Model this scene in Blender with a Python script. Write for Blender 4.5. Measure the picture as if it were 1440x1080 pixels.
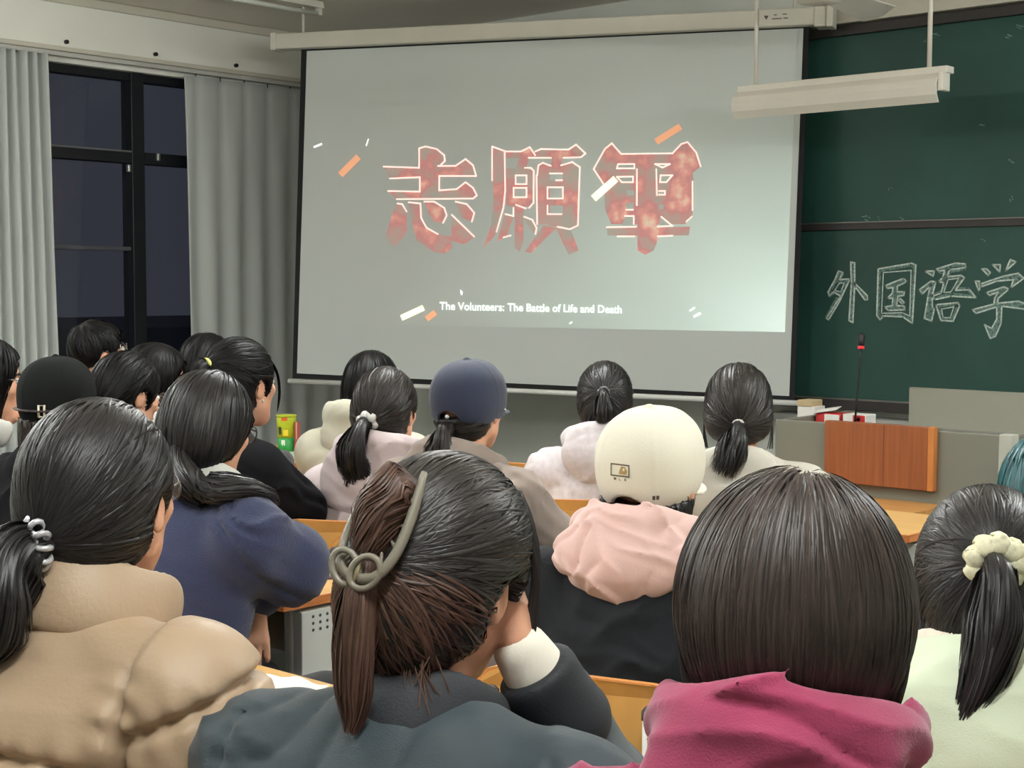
import bpy, bmesh, math, random
import numpy as np
from mathutils import Vector, Matrix
from mathutils.geometry import tessellate_polygon

random.seed(7)
rng = np.random.default_rng(7)
SC = bpy.context.scene
COL = SC.collection
R_ = math.radians
for _o in list(bpy.data.objects):
    bpy.data.objects.remove(_o)

# ------------------------------------------------------------------ camera, world, exposure
CAM = np.array([0.0, 0.0, 1.48])
FPX, YAW, PITCH, ROLL = 2100.0, R_(41.36), R_(3.83), R_(0.12)
_f = np.array([-math.sin(YAW) * math.cos(PITCH), math.cos(YAW) * math.cos(PITCH), -math.sin(PITCH)])
_r = np.array([math.cos(YAW), math.sin(YAW), 0.0])
_u = np.cross(_r, _f)
CR = math.cos(ROLL) * _r + math.sin(ROLL) * _u
CU = -math.sin(ROLL) * _r + math.cos(ROLL) * _u
CF = _f
cam = bpy.data.objects.new('camera', bpy.data.cameras.new('camera'))
COL.objects.link(cam)
cam.matrix_world = Matrix(((CR[0], CU[0], -CF[0], CAM[0]), (CR[1], CU[1], -CF[1], CAM[1]),
                           (CR[2], CU[2], -CF[2], CAM[2]), (0, 0, 0, 1)))
cam.data.sensor_width = 36.0
cam.data.lens = FPX / 1440 * 36
cam.data.clip_start = 0.05
SC.camera = cam

wd = bpy.data.worlds.new('night')
SC.world = wd
wd.use_nodes = True
wd.node_tree.nodes['Background'].inputs[0].default_value = (0.085, 0.094, 0.125, 1)
wd.node_tree.nodes['Background'].inputs[1].default_value = 0.5
SC.view_settings.view_transform = 'Standard'
SC.view_settings.look = 'None'
SC.view_settings.gamma = 1.0
SC.view_settings.use_curve_mapping = False
SC.view_settings.exposure = 0.36
TUBE_WATTS = 8.0            # light of each lit ceiling fixture (see tube_fixture)


# ------------------------------------------------------------------ pixel to place helpers
def ray(px, py):
    return CF + CR * (px - 720) / FPX - CU * (py - 540) / FPX


def at_d(px, py, d):
    return CAM + ray(px, py) * d


def at_z(px, py, z):
    r = ray(px, py)
    return CAM + r * ((z - CAM[2]) / r[2])


def at_y(px, py, y):
    r = ray(px, py)
    return CAM + r * ((y - CAM[1]) / r[1])


def at_x(px, py, x):
    r = ray(px, py)
    return CAM + r * ((x - CAM[0]) / r[0])


# ------------------------------------------------------------------ materials
MATS = {}


def lin(c):
    return tuple((v / 12.92 if v <= 0.04045 else ((v + 0.055) / 1.055) ** 2.4) for v in c)


def rgb(r, g, b):
    return lin((r / 255, g / 255, b / 255))


def mat(name, col, rough=0.6, metal=0.0, spec=0.5, var=0.12, vscale=6.0, bump=0.0, bscale=60.0, sheen=0.0,
        emit=None, estr=0.0, stretch=None, coat=0.0, alpha=None, detail=4.0, island=0.0, trans=0.0, aniso=0.0):
    if name in MATS:
        return MATS[name]
    m = bpy.data.materials.new(name)
    m.use_nodes = True
    nt = m.node_tree
    b = nt.nodes['Principled BSDF']
    b.inputs['Roughness'].default_value = rough
    b.inputs['Metallic'].default_value = metal
    b.inputs['Specular IOR Level'].default_value = spec
    if sheen:
        b.inputs['Sheen Weight'].default_value = sheen
        b.inputs['Sheen Roughness'].default_value = 0.5
    if coat:
        b.inputs['Coat Weight'].default_value = coat
    if trans:
        b.inputs['Transmission Weight'].default_value = trans
    if aniso:
        b.inputs['Anisotropic'].default_value = aniso
    tc = nt.nodes.new('ShaderNodeTexCoord')
    mp = nt.nodes.new('ShaderNodeMapping')
    nt.links.new(tc.outputs['Object'], mp.inputs[0])
    if stretch:
        mp.inputs['Scale'].default_value = stretch
    nz = nt.nodes.new('ShaderNodeTexNoise')
    nz.inputs['Scale'].default_value = vscale
    nz.inputs['Detail'].default_value = detail
    nt.links.new(mp.outputs[0], nz.inputs['Vector'])
    cr = nt.nodes.new('ShaderNodeValToRGB')
    cr.color_ramp.elements[0].position = 0.3
    cr.color_ramp.elements[1].position = 0.7
    cr.color_ramp.elements[0].color = tuple(c * (1 - var) for c in col) + (1,)
    cr.color_ramp.elements[1].color = tuple(min(1, c * (1 + var)) for c in col) + (1,)
    nt.links.new(nz.outputs['Fac'], cr.inputs['Fac'])
    out = cr.outputs['Color']
    if island:
        ge = nt.nodes.new('ShaderNodeNewGeometry')
        mr = nt.nodes.new('ShaderNodeMapRange')
        mr.inputs['To Min'].default_value = 1 - island
        mr.inputs['To Max'].default_value = 1 + island
        nt.links.new(ge.outputs['Random Per Island'], mr.inputs['Value'])
        mx = nt.nodes.new('ShaderNodeVectorMath')
        mx.operation = 'SCALE'
        nt.links.new(out, mx.inputs[0])
        nt.links.new(mr.outputs[0], mx.inputs['Scale'])
        out = mx.outputs[0]
    nt.links.new(out, b.inputs['Base Color'])
    if bump:
        n2 = nt.nodes.new('ShaderNodeTexNoise')
        n2.inputs['Scale'].default_value = bscale
        n2.inputs['Detail'].default_value = 3
        nt.links.new(mp.outputs[0], n2.inputs['Vector'])
        bp = nt.nodes.new('ShaderNodeBump')
        bp.inputs['Strength'].default_value = bump
        bp.inputs['Distance'].default_value = 0.004
        nt.links.new(n2.outputs['Fac'], bp.inputs['Height'])
        nt.links.new(bp.outputs[0], b.inputs['Normal'])
    if emit:
        b.inputs['Emission Color'].default_value = tuple(emit) + (1,)
        b.inputs['Emission Strength'].default_value = estr
    if alpha is not None:
        b.inputs['Alpha'].default_value = alpha
    MATS[name] = m
    return m


# ------------------------------------------------------------------ mesh helpers
def mk(name, verts, faces, m=None, parent=None, smooth=False):
    me = bpy.data.meshes.new(name)
    me.from_pydata([tuple(map(float, v)) for v in verts], [], faces)
    me.update()
    if smooth:
        me.polygons.foreach_set('use_smooth', [True] * len(me.polygons))
    o = bpy.data.objects.new(name, me)
    COL.objects.link(o)
    if m:
        me.materials.append(m)
    if parent:
        o.parent = parent
    return o


def tag(o, label=None, cat=None, group=None, kind=None):
    if label:
        o['label'] = label
    if cat:
        o['category'] = cat
    if group:
        o['group'] = group
    if kind:
        o['kind'] = kind
    return o


def empty(name, loc=(0, 0, 0), rz=0.0):
    o = bpy.data.objects.new(name, None)
    COL.objects.link(o)
    o.location = tuple(map(float, loc))
    o.rotation_euler.z = rz
    o.empty_display_size = 0.1
    return o


class MB:
    """collects shapes into one mesh"""

    def __init__(s):
        s.v, s.f = [], []

    def add(s, vs, fs):
        n = len(s.v)
        s.v += [tuple(map(float, v)) for v in vs]
        s.f += [tuple(i + n for i in f) for f in fs]
        return s

    def box(s, lo, hi):
        (a, b, c), (d, e, f) = lo, hi
        return s.add([(a, b, c), (d, b, c), (d, e, c), (a, e, c), (a, b, f), (d, b, f), (d, e, f), (a, e, f)],
                     [(3, 2, 1, 0), (4, 5, 6, 7), (0, 1, 5, 4), (1, 2, 6, 5), (2, 3, 7, 6), (3, 0, 4, 7)])

    def tube(s, pts, r, n=8, cap=True, flat=None):
        pts = [np.array(p, float) for p in pts]
        k = len(pts)
        rr = r if hasattr(r, '__len__') else [r] * k
        vs, fs = [], []
        t0 = pts[1] - pts[0]
        up = np.array([0, 0, 1.0]) if abs(t0[2]) < 0.9 * np.linalg.norm(t0) else np.array([1.0, 0, 0])
        for i, p in enumerate(pts):
            t = pts[min(i + 1, k - 1)] - pts[max(i - 1, 0)]
            t = t / (np.linalg.norm(t) + 1e-9)
            a = np.cross(t, up)
            a /= np.linalg.norm(a) + 1e-9
            b = np.cross(a, t)
            up = b
            for j in range(n):
                w = 2 * math.pi * j / n
                vs.append(p + rr[i] * (math.cos(w) * a + math.sin(w) * b * (flat or 1)))
        for i in range(k - 1):
            for j in range(n):
                fs.append((i * n + j, i * n + (j + 1) % n, (i + 1) * n + (j + 1) % n, (i + 1) * n + j))
        if cap:
            fs.append(tuple(range(n))[::-1])
            fs.append(tuple((k - 1) * n + j for j in range(n)))
        return s.add(vs, fs)

    def lathe(s, prof, c=(0, 0, 0), n=20):
        vs, fs = [], []
        for (r, z) in prof:
            for j in range(n):
                w = 2 * math.pi * j / n
                vs.append((c[0] + r * math.cos(w), c[1] + r * math.sin(w), c[2] + z))
        for i in range(len(prof) - 1):
            for j in range(n):
                fs.append((i * n + j, i * n + (j + 1) % n, (i + 1) * n + (j + 1) % n, (i + 1) * n + j))
        fs.append(tuple(range(n))[::-1])
        fs.append(tuple((len(prof) - 1) * n + j for j in range(n)))
        return s.add(vs, fs)

    def prism(s, poly, y0, y1, plane='xz'):
        """poly in (x,z) extruded over y, or (x,y) extruded over z, or (y,z) extruded over x"""
        n = len(poly)
        put = {'xz': lambda a, b, t: (a, t, b), 'xy': lambda a, b, t: (a, b, t), 'yz': lambda a, b, t: (t, a, b)}[plane]
        vs = [put(a, b, y0) for a, b in poly] + [put(a, b, y1) for a, b in poly]
        fs = [tuple(range(n)), tuple(range(n, 2 * n))[::-1]]
        fs += [(i, n + i, n + (i + 1) % n, (i + 1) % n) for i in range(n)]
        return s.add(vs, fs)

    def build(s, name, m, parent=None, smooth=False, bevel=0.0, segs=2):
        me = bpy.data.meshes.new(name)
        me.from_pydata(s.v, [], s.f)
        bm = bmesh.new()
        bm.from_mesh(me)
        bmesh.ops.recalc_face_normals(bm, faces=bm.faces)
        if bevel:
            bmesh.ops.bevel(bm, geom=[e for e in bm.edges if len(e.link_faces) == 2 and e.calc_face_angle(0) > 0.6],
                            offset=bevel, segments=segs, affect='EDGES', profile=0.5)
        bm.to_mesh(me)
        bm.free()
        if smooth:
            me.polygons.foreach_set('use_smooth', [True] * len(me.polygons))
        o = bpy.data.objects.new(name, me)
        COL.objects.link(o)
        if m:
            me.materials.append(m)
        if parent:
            o.parent = parent
        return o


def rbox(name, lo, hi, m, parent=None, bevel=0.004):
    return MB().box(lo, hi).build(name, m, parent, bevel=bevel)


def copy_tree(o, parent=None):
    c = o.copy()
    COL.objects.link(c)
    c.parent = parent
    for ch in list(o.children):
        copy_tree(ch, c)
    return c


# ------------------------------------------------------------------ the room
YF, XL, XR, YB, ZC = 6.95, -7.65, 3.2, -3.4, 3.10
M_wall = mat('wall_paint', rgb(238, 237, 226), 0.85, var=0.03, vscale=2.5, bump=0.05, bscale=180)
M_ceil = mat('ceiling_paint', rgb(240, 231, 218), 0.9, var=0.03, vscale=1.5)
M_low = mat('front_wall_paint', rgb(224, 226, 216), 0.8, var=0.04, vscale=2.0)
M_floor = mat('terrazzo', rgb(92, 92, 90), 0.45, var=0.35, vscale=90, detail=6)
M_trim = mat('cream_trim', rgb(205, 200, 184), 0.55, var=0.03)
M_dark = mat('window_aluminium', rgb(30, 32, 36), 0.4, metal=0.3, var=0.05)

WY0, WY1, WZ0, WZ1 = 3.2, 6.55, 0.95, 2.74      # window opening in the left wall
tag(rbox('floor', (XL - .2, YB, -.1), (XR, YF + .2, 0), M_floor, bevel=0), kind='structure')
tag(rbox('ceiling', (XL - .2, YB, ZC), (XR, YF + .2, ZC + .1), M_ceil, bevel=0), kind='structure')
tag(rbox('wall_front', (XL - .2, YF, 0), (XR, YF + .2, ZC), M_low, bevel=0), kind='structure')
tag(rbox('wall_right', (XR, YB, 0), (XR + .2, YF + .2, ZC), M_wall, bevel=0), kind='structure')
tag(rbox('wall_back', (XL - .2, YB - .2, 0), (XR + .2, YB, ZC), M_wall, bevel=0), kind='structure')
w = MB()
w.box((XL - .2, YB, 0), (XL, YF, WZ0)).box((XL - .2, YB, WZ1), (XL, YF, ZC))
w.box((XL - .2, YB, WZ0), (XL, WY0, WZ1)).box((XL - .2, WY1, WZ0), (XL, YF, WZ1))
tag(w.build('wall_left', M_wall), kind='structure')
# boxed-in curtain beam along the window wall and the cove under the ceiling
tag(rbox('trim_1', (XL, YB, 2.785), (XL + .10, YF, ZC), M_wall, bevel=.004), kind='structure')
tag(rbox('trim_2', (XL + .10, YB, 2.785), (XL + .125, YF, 2.81), M_trim, bevel=.003), kind='structure')
tag(rbox('trim_3', (XL + .10, YB, ZC - .05), (XL + .13, YF, ZC), M_trim, bevel=.006), kind='structure')
tag(rbox('trim_4', (-4.12, YF - .10, 2.80), (XR, YF, 2.90), M_trim, bevel=.005), kind='structure')
for k, yy in enumerate((4.2, 4.75, 5.35, 5.95)):
    tag(MB().tube([(XL + .10, yy, 2.84), (XL + .118, yy, 2.84)], .012, 10).build('beam_screw_hook', M_dark),
        'small dark hook screwed into the boxed beam over the curtains', 'hook', 'hooks on the curtain beam')

# window: frame, mullions, transom, rail, panes, catches
wn = tag(empty('window_1', (XL, (WY0 + WY1) / 2, WZ0)), kind='structure')


def wpart(name, lo, hi, m, bevel=.004):
    o = rbox(name, lo, hi, m, None, bevel)
    o.parent = wn
    o.matrix_parent_inverse = Matrix.Translation(wn.location).inverted()
    return o


xw0, xw1 = XL - .13, XL - .05
wpart('window_frame', (xw0, WY0, WZ1 - .05), (xw1, WY1, WZ1), M_dark)
wpart('window_frame', (xw0, WY0, WZ0), (xw1, WY1, WZ0 + .06), M_dark)
wpart('window_frame', (xw0, WY0, WZ0), (xw1, WY0 + .06, WZ1), M_dark)
wpart('window_frame', (xw0, WY1 - .06, WZ0), (xw1, WY1, WZ1), M_dark)
ZT = 2.27
for (ya, yb) in ((3.98, 4.06), (5.27, 5.36)):
    wpart('mullion', (xw0 - .01, ya, WZ0), (xw1 + .02, yb, WZ1), M_dark)
wpart('transom', (xw0 - .005, WY0, ZT - .07), (xw1 + .01, WY1, ZT), M_dark)
wpart('transom_edge', (xw1 + .01, WY0, ZT - .008), (xw1 + .02, 5.27, ZT + .004), mat('grey_edge', rgb(105, 105, 105), .5))
M_rail = mat('grey_rail', rgb(85, 86, 92), .45, metal=.2)
wpart('sash_rail', (xw0 + .02, 4.06, 1.675), (xw1, 5.27, 1.70), M_rail)
M_glass = mat('window_glass', rgb(30, 32, 40), 0.03, var=0.0, spec=0.6, alpha=0.30)
for (ya, yb) in ((WY0 + .06, 3.98), (4.06, 5.27), (5.36, WY1 - .06)):
    for (za, zb) in ((WZ0 + .06, ZT - .07), (ZT, WZ1 - .05)):
        wpart('pane', (XL - .095, ya, za), (XL - .089, yb, zb), M_glass, 0)
for (yy, zz) in ((5.24, 2.145), (5.45, 2.225)):
    wpart('window_catch', (xw1 + .0, yy, zz), (xw1 + .025, yy + .02, zz + .045), mat('catch_metal', rgb(190, 190, 185), .3, metal=.8))

# outside: a dark block of flats with a few lit windows
bx = -34.0
bl = empty('night_building', (bx, 14, -11.2))
tag(bl, 'dark building outside the window at night with a few lit windows', 'building')
M_bld = mat('night_facade', rgb(58, 60, 72), .9, var=.1)
M_lit = mat('lit_window', rgb(230, 230, 220), .5, emit=rgb(225, 228, 240), estr=1.2)
M_unl = mat('unlit_window', rgb(24, 26, 34), .2)
b0 = rbox('facade', (0, 0, 0), (9, 26, 11.8), M_bld, bl, 0)
for iy in range(11):
    for iz in range(4):
        lit = (iy, iz) in ((3, 3), (4, 3), (6, 3), (3, 2), (5, 2))
        o = rbox('window', (9.0, .8 + iy * 2.3, .9 + iz * 2.8), (9.06, .8 + iy * 2.3 + (.45 if lit else 1.2), .9 + iz * 2.8 + (.7 if lit else 1.4)),
                 M_lit if lit else M_unl, bl, 0)


# ------------------------------------------------------------------ curtains
M_cur = mat('curtain_cloth', rgb(192, 196, 192), 0.9, var=0.05, vscale=3, bump=0.25, bscale=260, sheen=.3, stretch=(1, 1, .25))
M_tape = mat('curtain_tape', rgb(196, 196, 190), .9)


def curtain(label, y0, y1, z0, z1, pleats, amp, pin, seed, xoff=.075):
    r = random.Random(seed)
    cu = empty('curtain', (XL + xoff, (y0 + y1) / 2, z0))
    tag(cu, label, 'curtain')
    nu, nv = pleats * 14, 26
    ph = [r.uniform(-.5, .5) for _ in range(pleats + 2)]
    vs, fs = [], []
    for j in range(nv + 1):
        t = j / nv
        z = (z1 - z0) * (1 - t)
        for i in range(nu + 1):
            s = i / nu * pleats
            k = int(s)
            u = s - k
            wob = ph[min(k, pleats)] * (1 - u) + ph[min(k + 1, pleats)] * u
            if pin:
                g = math.exp(-((u - .5) / .11) ** 2)
                top = -.6 * g + .25 * math.cos(2 * math.pi * (u - .5) * 3) * g
                low = math.cos(2 * math.pi * (u + .18 * wob * t))
                x = amp * (top * max(0, 1 - t * 3.0) + low * min(1, t * 2.2) * (.7 + .5 * wob))
            else:
                x = amp * (math.cos(2 * math.pi * (u + .1 * wob * t)) * (1 - .25 * wob) + .25 * math.cos(4 * math.pi * s + wob))
            yy = (y1 - y0) * (i / nu - .5) * (1 - .04 * t if pin else 1 + .12 * t) + .01 * wob * t
            vs.append((x + .004 * math.sin(9 * t + 3 * s), yy, z))
    for j in range(nv):
        for i in range(nu):
            a = j * (nu + 1) + i
            fs.append((a, a + 1, a + nu + 2, a + nu + 1))
    o = mk('cloth', vs, fs, M_cur, cu, True)
    md = o.modifiers.new('thick', 'SOLIDIFY')
    md.thickness = .004
    for k in range(pleats):
        yy = (y1 - y0) * ((k + .5) / pleats - .5)
        MB().tube([(-.01, yy, z1 - z0 - .012), (-.01, yy, z1 - z0 + .022)], .004, 6).build('hook', M_dark, cu)
    return cu


CX = XL + .075
yl1 = at_x(70, 80, CX)[1]
yr0 = at_x(255, 110, CX)[1]
tag(rbox('curtain_rail', (CX - .012, YB + .2, 2.762), (CX + .012, YF - .03, 2.785), mat('rail_white', rgb(200, 198, 190), .4), bevel=.002),
    'thin white curtain rail under the boxed beam', 'curtain rail')
curtain('pale grey curtain bunched in tight gathers beside the dark window', yl1 - 1.02, yl1 - .04, .08, 2.765, 15, .034, False, 3)
curtain('pale grey pinch pleated curtain hanging between the window and the projection screen', yr0 + .02, YF - .06, .08, 2.745, 7, .026, True, 5)

# ------------------------------------------------------------------ blackboard
M_board = mat('green_board', rgb(40, 76, 68), 0.5, var=0.22, vscale=1.6, detail=8, spec=.35, bump=.03, bscale=300)
M_bframe = mat('board_frame', rgb(52, 48, 46), .5, metal=.2, var=.05)
M_alu = mat('board_aluminium', rgb(120, 118, 112), .4, metal=.6)
BX0, BX1 = -4.16, .25
yb_ = YF - .06
bb = empty('blackboard', ((BX0 + BX1) / 2, YF - .03, .85))
tag(bb, 'wide dark green double chalkboard with white chalk characters on the front wall', 'blackboard')


def under(o, p):
    o.parent = p
    o.matrix_parent_inverse = Matrix.Translation(p.location).inverted()
    return o


zb0 = at_y(1120, 556, yb_)[2]
zm = at_y(1131, 316, yb_)[2]
zt = at_y(1131, 58, yb_)[2]
for (xa, xb) in ((BX0, (BX0 + BX1) / 2 - .01), ((BX0 + BX1) / 2 + .01, BX1)):
    under(rbox('upper_panel', (xa, yb_ - .0, zm), (xb, YF - .03, zt), M_board, bevel=.002), bb)
    under(rbox('lower_panel', (xa, yb_ - .03, zb0), (xb, YF - .031, zm - .02), M_board, bevel=.002), bb)
under(rbox('middle_rail', (BX0, yb_ - .045, zm - .035), (BX1, yb_ + .01, zm - .0), M_bframe, bevel=.003), bb)
under(rbox('chalk_ledge', (BX0, yb_ - .046, zm - .0), (BX1, yb_ - .02, zm + .006), M_alu, bevel=.001), bb)
under(rbox('top_rail', (BX0 - .05, yb_ - .03, zt), (BX1 + .05, YF - .0, zt + .05), M_bframe, bevel=.003), bb)
under(rbox('bottom_rail', (BX0 - .05, yb_ - .06, zb0 - .055), (BX1 + .05, YF, zb0), M_bframe, bevel=.003), bb)
under(rbox('bottom_edge', (BX0 - .05, yb_ - .062, zb0 - .004), (BX1 + .05, yb_ - .04, zb0 + .004), M_alu, bevel=.001), bb)
under(rbox('side_rail', (BX0 - .06, yb_ - .05, zb0 - .05), (BX0, YF, zt + .05), M_bframe, bevel=.003), bb)
under(rbox('chalk_tray', (BX0 - .02, yb_ - .10, zb0 - .12), (BX1, YF, zb0 - .09), mat('tray_grey', rgb(170, 170, 165), .5), bevel=.003), bb)

# chalk lettering on the lower panel
M_chalk = mat('chalk', rgb(196, 208, 200), .95, var=.35, vscale=90, bump=.4, bscale=400)
M_chalk2 = mat('chalk_rub', rgb(130, 160, 150), .95, var=.6, vscale=70, alpha=.6)
YC = yb_ - .0312


def ribbon(mb, pts, wid, place, closed=False):
    """flat line of given pixel width through pixel points, laid on a surface by place(px,py)"""
    pts = [np.array(p, float) for p in pts]
    if closed:
        pts = pts + [pts[0]]
    out = []
    for a, b in zip(pts[:-1], pts[1:]):
        t = b - a
        L = np.linalg.norm(t)
        if L < 1e-6:
            continue
        t /= L
        n = np.array([-t[1], t[0]]) * wid / 2
        a2, b2 = a - t * wid * .35, b + t * wid * .35
        q = [place(*(a2 + n)), place(*(b2 + n)), place(*(b2 - n)), place(*(a2 - n))]
        mb.add(q, [(0, 1, 2, 3)])


def fill(mb, poly, place):
    vs = [place(*p) for p in poly]
    tri = tessellate_polygon([[Vector((p[0], p[1], 0)) for p in poly]])
    mb.add(vs, [tuple(t) for t in tri])


WAI = [[(145, 155), (175, 165), (150, 215), (225, 210), (150, 370), (75, 495), (60, 485), (160, 330), (110, 300), (80, 330), (72, 300), (120, 215)],
       [(230, 92), (258, 97), (258, 240), (245, 515), (218, 500), (235, 240)],
       [(258, 240), (345, 325), (348, 355), (330, 358), (262, 265)]]
GUO = [[(422, 140), (655, 100), (685, 112), (682, 170), (660, 520), (595, 475), (455, 468), (435, 495), (412, 465)],
       [(475, 255), (600, 205), (620, 225), (600, 240), (555, 260), (555, 300), (605, 300), (600, 325), (560, 330), (550, 395), (605, 400), (608, 425),
        (490, 430), (470, 405), (520, 395), (525, 345), (485, 345), (520, 310), (525, 270), (485, 275)],
       [(575, 345), (605, 375), (590, 385), (565, 360)]]
GUO_IN = [(458, 165), (652, 150), (642, 470), (590, 445), (445, 450)]
YU = [[(745, 155), (815, 155), (805, 190)],
      [(710, 285), (790, 225), (825, 230), (800, 320), (800, 410), (815, 415), (795, 505), (745, 485), (770, 330), (785, 260), (730, 315)],
      [(830, 140), (960, 100), (1030, 105), (1035, 130), (920, 145), (905, 195), (1000, 185), (1025, 200), (960, 290), (1060, 285), (1105, 340),
       (930, 330), (815, 355), (800, 330), (860, 310), (880, 235), (845, 230), (870, 200), (890, 150), (845, 155)],
      [(825, 390), (980, 375), (990, 400), (945, 505), (860, 500)]]
YU_IN = [[(910, 215), (985, 205), (930, 300), (880, 305)], [(865, 420), (950, 405), (925, 480), (875, 480)]]
XUE = [[(1145, 140), (1180, 140), (1205, 165), (1190, 185)], [(1220, 110), (1275, 110), (1270, 160)], [(1345, 75), (1385, 90), (1310, 155)],
       [(1100, 225), (1130, 225), (1130, 300), (1115, 270)],
       [(1135, 245), (1300, 190), (1400, 170), (1440, 205), (1350, 270), (1365, 215), (1250, 225), (1140, 265)],
       [(1180, 305), (1300, 265), (1335, 280), (1260, 345), (1255, 380), (1400, 365), (1470, 390), (1440, 420), (1285, 400), (1280, 520), (1240, 610),
        (1205, 625), (1165, 530), (1215, 555), (1250, 490), (1250, 405), (1105, 450), (1080, 425), (1230, 385), (1235, 345), (1260, 300), (1200, 325)]]


def c4(p):
    return (1150 + p[0] / 4.966, 350 + p[1] / 4.966)


def on_board(px, py):
    return at_y(px, py, YC)


def on_board2(px, py):
    return at_y(px, py, YC - .0006)


for strokes, holes in ((WAI, [[(150, 240), (185, 238), (160, 300), (118, 290)]]), (GUO, [GUO_IN]), (YU, YU_IN), (XUE, [])):
    ln, fl = MB(), MB()
    for s in strokes:
        ribbon(ln, [c4(p) for p in s], 2.2, on_board2, True)
        if s is not GUO[0] and s is not YU[3] and s is not WAI[0] and s is not YU[2]:
            fill(fl, [c4(p) for p in s], on_board)
        else:
            for q in range(len(s)):
                a, b = np.array(s[q]), np.array(s[(q + 1) % len(s)])
                m_ = np.mean(np.array(s), axis=0)
                ribbon(fl, [c4(a + (m_ - a) / np.linalg.norm(m_ - a) * 14), c4(b + (m_ - b) / np.linalg.norm(m_ - b) * 14)], 4.5, on_board)
    for hpoly in holes:
        ribbon(ln, [c4(p) for p in hpoly], 1.5, on_board2, True)
    for o in (ln.build('chalk_character', M_chalk), fl.build('chalk_fill', M_chalk2)):
        under(o, bb)
sm = MB()
for (px, py, L) in ((1380, 177, 12), (1312, 50, 10), (1300, 58, 8), (1432, 35, 12), (1415, 50, 7), (1250, 267, 6), (1420, 226, 5), (1215, 306, 8),
                    (1236, 308, 6), (1268, 306, 5), (1422, 278, 4), (1380, 335, 4)):
    for q in range(3):
        y_ = py + random.uniform(-3, 3)
        x_ = px + random.uniform(-3, 3)
        ribbon(sm, [(x_, y_), (x_ + L * random.uniform(.3, .9), y_ + random.uniform(-2, 4))], random.uniform(.8, 1.8),
               (lambda a, b: at_y(a, b, (YC if b > 316 else yb_ - .0012))))
under(sm.build('chalk_smudge', M_chalk2), bb)['kind'] = 'stuff'

# ------------------------------------------------------------------ projection screen (hung across the corner)
M_screen = mat('screen_cloth', rgb(196, 200, 196), .9, var=.015, vscale=2)
M_black = mat('screen_border', rgb(22, 22, 24), .85, var=.05)
M_case = mat('screen_case', rgb(206, 202, 188), .5, var=.03)
ps = empty('projection_screen', tuple(at_d(770, 560, 7.9)))
tag(ps, 'large white projection screen with black border showing a red film title', 'projection screen')
DTL = 8.57
_TL = np.array([(430 - 720) / FPX, (72 - 540) / FPX, 1.0])
_r1 = np.array([.93162552, .04018559, -.36119109])
_r2 = np.array([-.03544827, .99922287, .0172361])
_n = np.cross(_r1, _r2)          # points away from the camera
toW = lambda c: CAM + c[0] * CR - c[1] * CU + c[2] * CF
S0 = _TL * DTL


def scr(px, py, off=0.0):
    """point on the screen sheet seen at a pixel, lifted off the cloth by off metres"""
    v = np.array([(px - 720) / FPX, (py - 540) / FPX, 1.0])
    nn = _n / np.linalg.norm(_n)
    return toW(v * ((S0 @ nn) / (v @ nn)) - nn * off)


def sheet(name, quad, m, off, th, parent):
    a = [scr(x, y, off) for x, y in quad]
    b = [scr(x, y, off - th) for x, y in quad]
    k = len(quad)
    return under(MB().add(a + b, [tuple(range(k)), tuple(range(k, 2 * k))[::-1]] + [(i, k + i, k + (i + 1) % k, (i + 1) % k) for i in range(k)]).build(name, m), parent)


sheet('black_border', [(424, 60), (1138, 28), (1117, 564), (411, 532)], M_black, 0, .006, ps)
cloth = sheet('screen_cloth', [(432, 72), (1130, 40), (1110, 557), (418, 525)], M_screen, .004, .003, ps)
under(MB().tube([scr(406, 535.5, .0), scr(1122, 567, .0)], .014, 12).build('bottom_bar', mat('bar_white', rgb(222, 222, 216), .4), None, True), ps)
# case: a box bar above the sheet
hL, hR = scr(388, 61, .02), scr(1172, 24, .02)
ax = (hR - hL) / np.linalg.norm(hR - hL)
upv = np.array([0, 0, 1.0])
upv = upv - ax * (upv @ ax)
upv /= np.linalg.norm(upv)
fw = np.cross(ax, upv)
if fw @ (CAM - hL) < 0:
    fw = -fw


def bar(name, a, b, hh, t0, t1, m, parent, bevel=.008):
    vs = []
    for p in (a, b):
        for (u_, w_) in ((-hh, t0), (hh, t0), (hh, t1), (-hh, t1)):
            vs.append(p + upv * u_ + fw * w_)
    return under(MB().add(vs, [(0, 1, 2, 3), (7, 6, 5, 4), (0, 4, 5, 1), (1, 5, 6, 2), (2, 6, 7, 3), (3, 7, 4, 0)]).build(name, m, None, bevel=bevel), parent)


bar('case', hL + ax * .03, hR - ax * .06, .044, -.06, .045, M_case, ps)
bar('end_cap', hL, hL + ax * .04, .05, -.066, .052, M_case, ps)
bar('end_cap', hR - ax * .085, hR - ax * .02, .056, -.066, .056, M_case, ps)
bar('mount_bracket', hR - ax * .02, hR + ax * .012, .06, -.05, .07, M_case, ps, .003)
for q in (.06, .94):
    p = hL + (hR - hL) * q
    under(MB().tube([p + upv * .03, np.array([p[0], p[1], ZC])], .008, 8).build('hanging_rod', M_case), ps)
# small printed marks on the case
mk_ = MB()
cface = lambda px, py: (lambda v: toW(v))(np.array([0, 0, 0]))
pc = hL + fw * .0465


def on_case(px, py):
    r = ray(px, py)
    return CAM + r * (((pc - CAM) @ fw) / (r @ fw))


fill(mk_, [(1074, 22), (1081, 22), (1077.5, 28)], on_case)
for (x, y, L) in ((1089, 21, 3), (1101, 20, 5), (1086, 26.5, 13), (1102, 25.5, 6)):
    ribbon(mk_, [(x, y), (x + L, y - L * .05)], 1.4, on_case)
under(mk_.build('case_print', mat('print_grey', rgb(80, 78, 74), .7)), ps)

# projected picture: gradient with the film title


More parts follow.
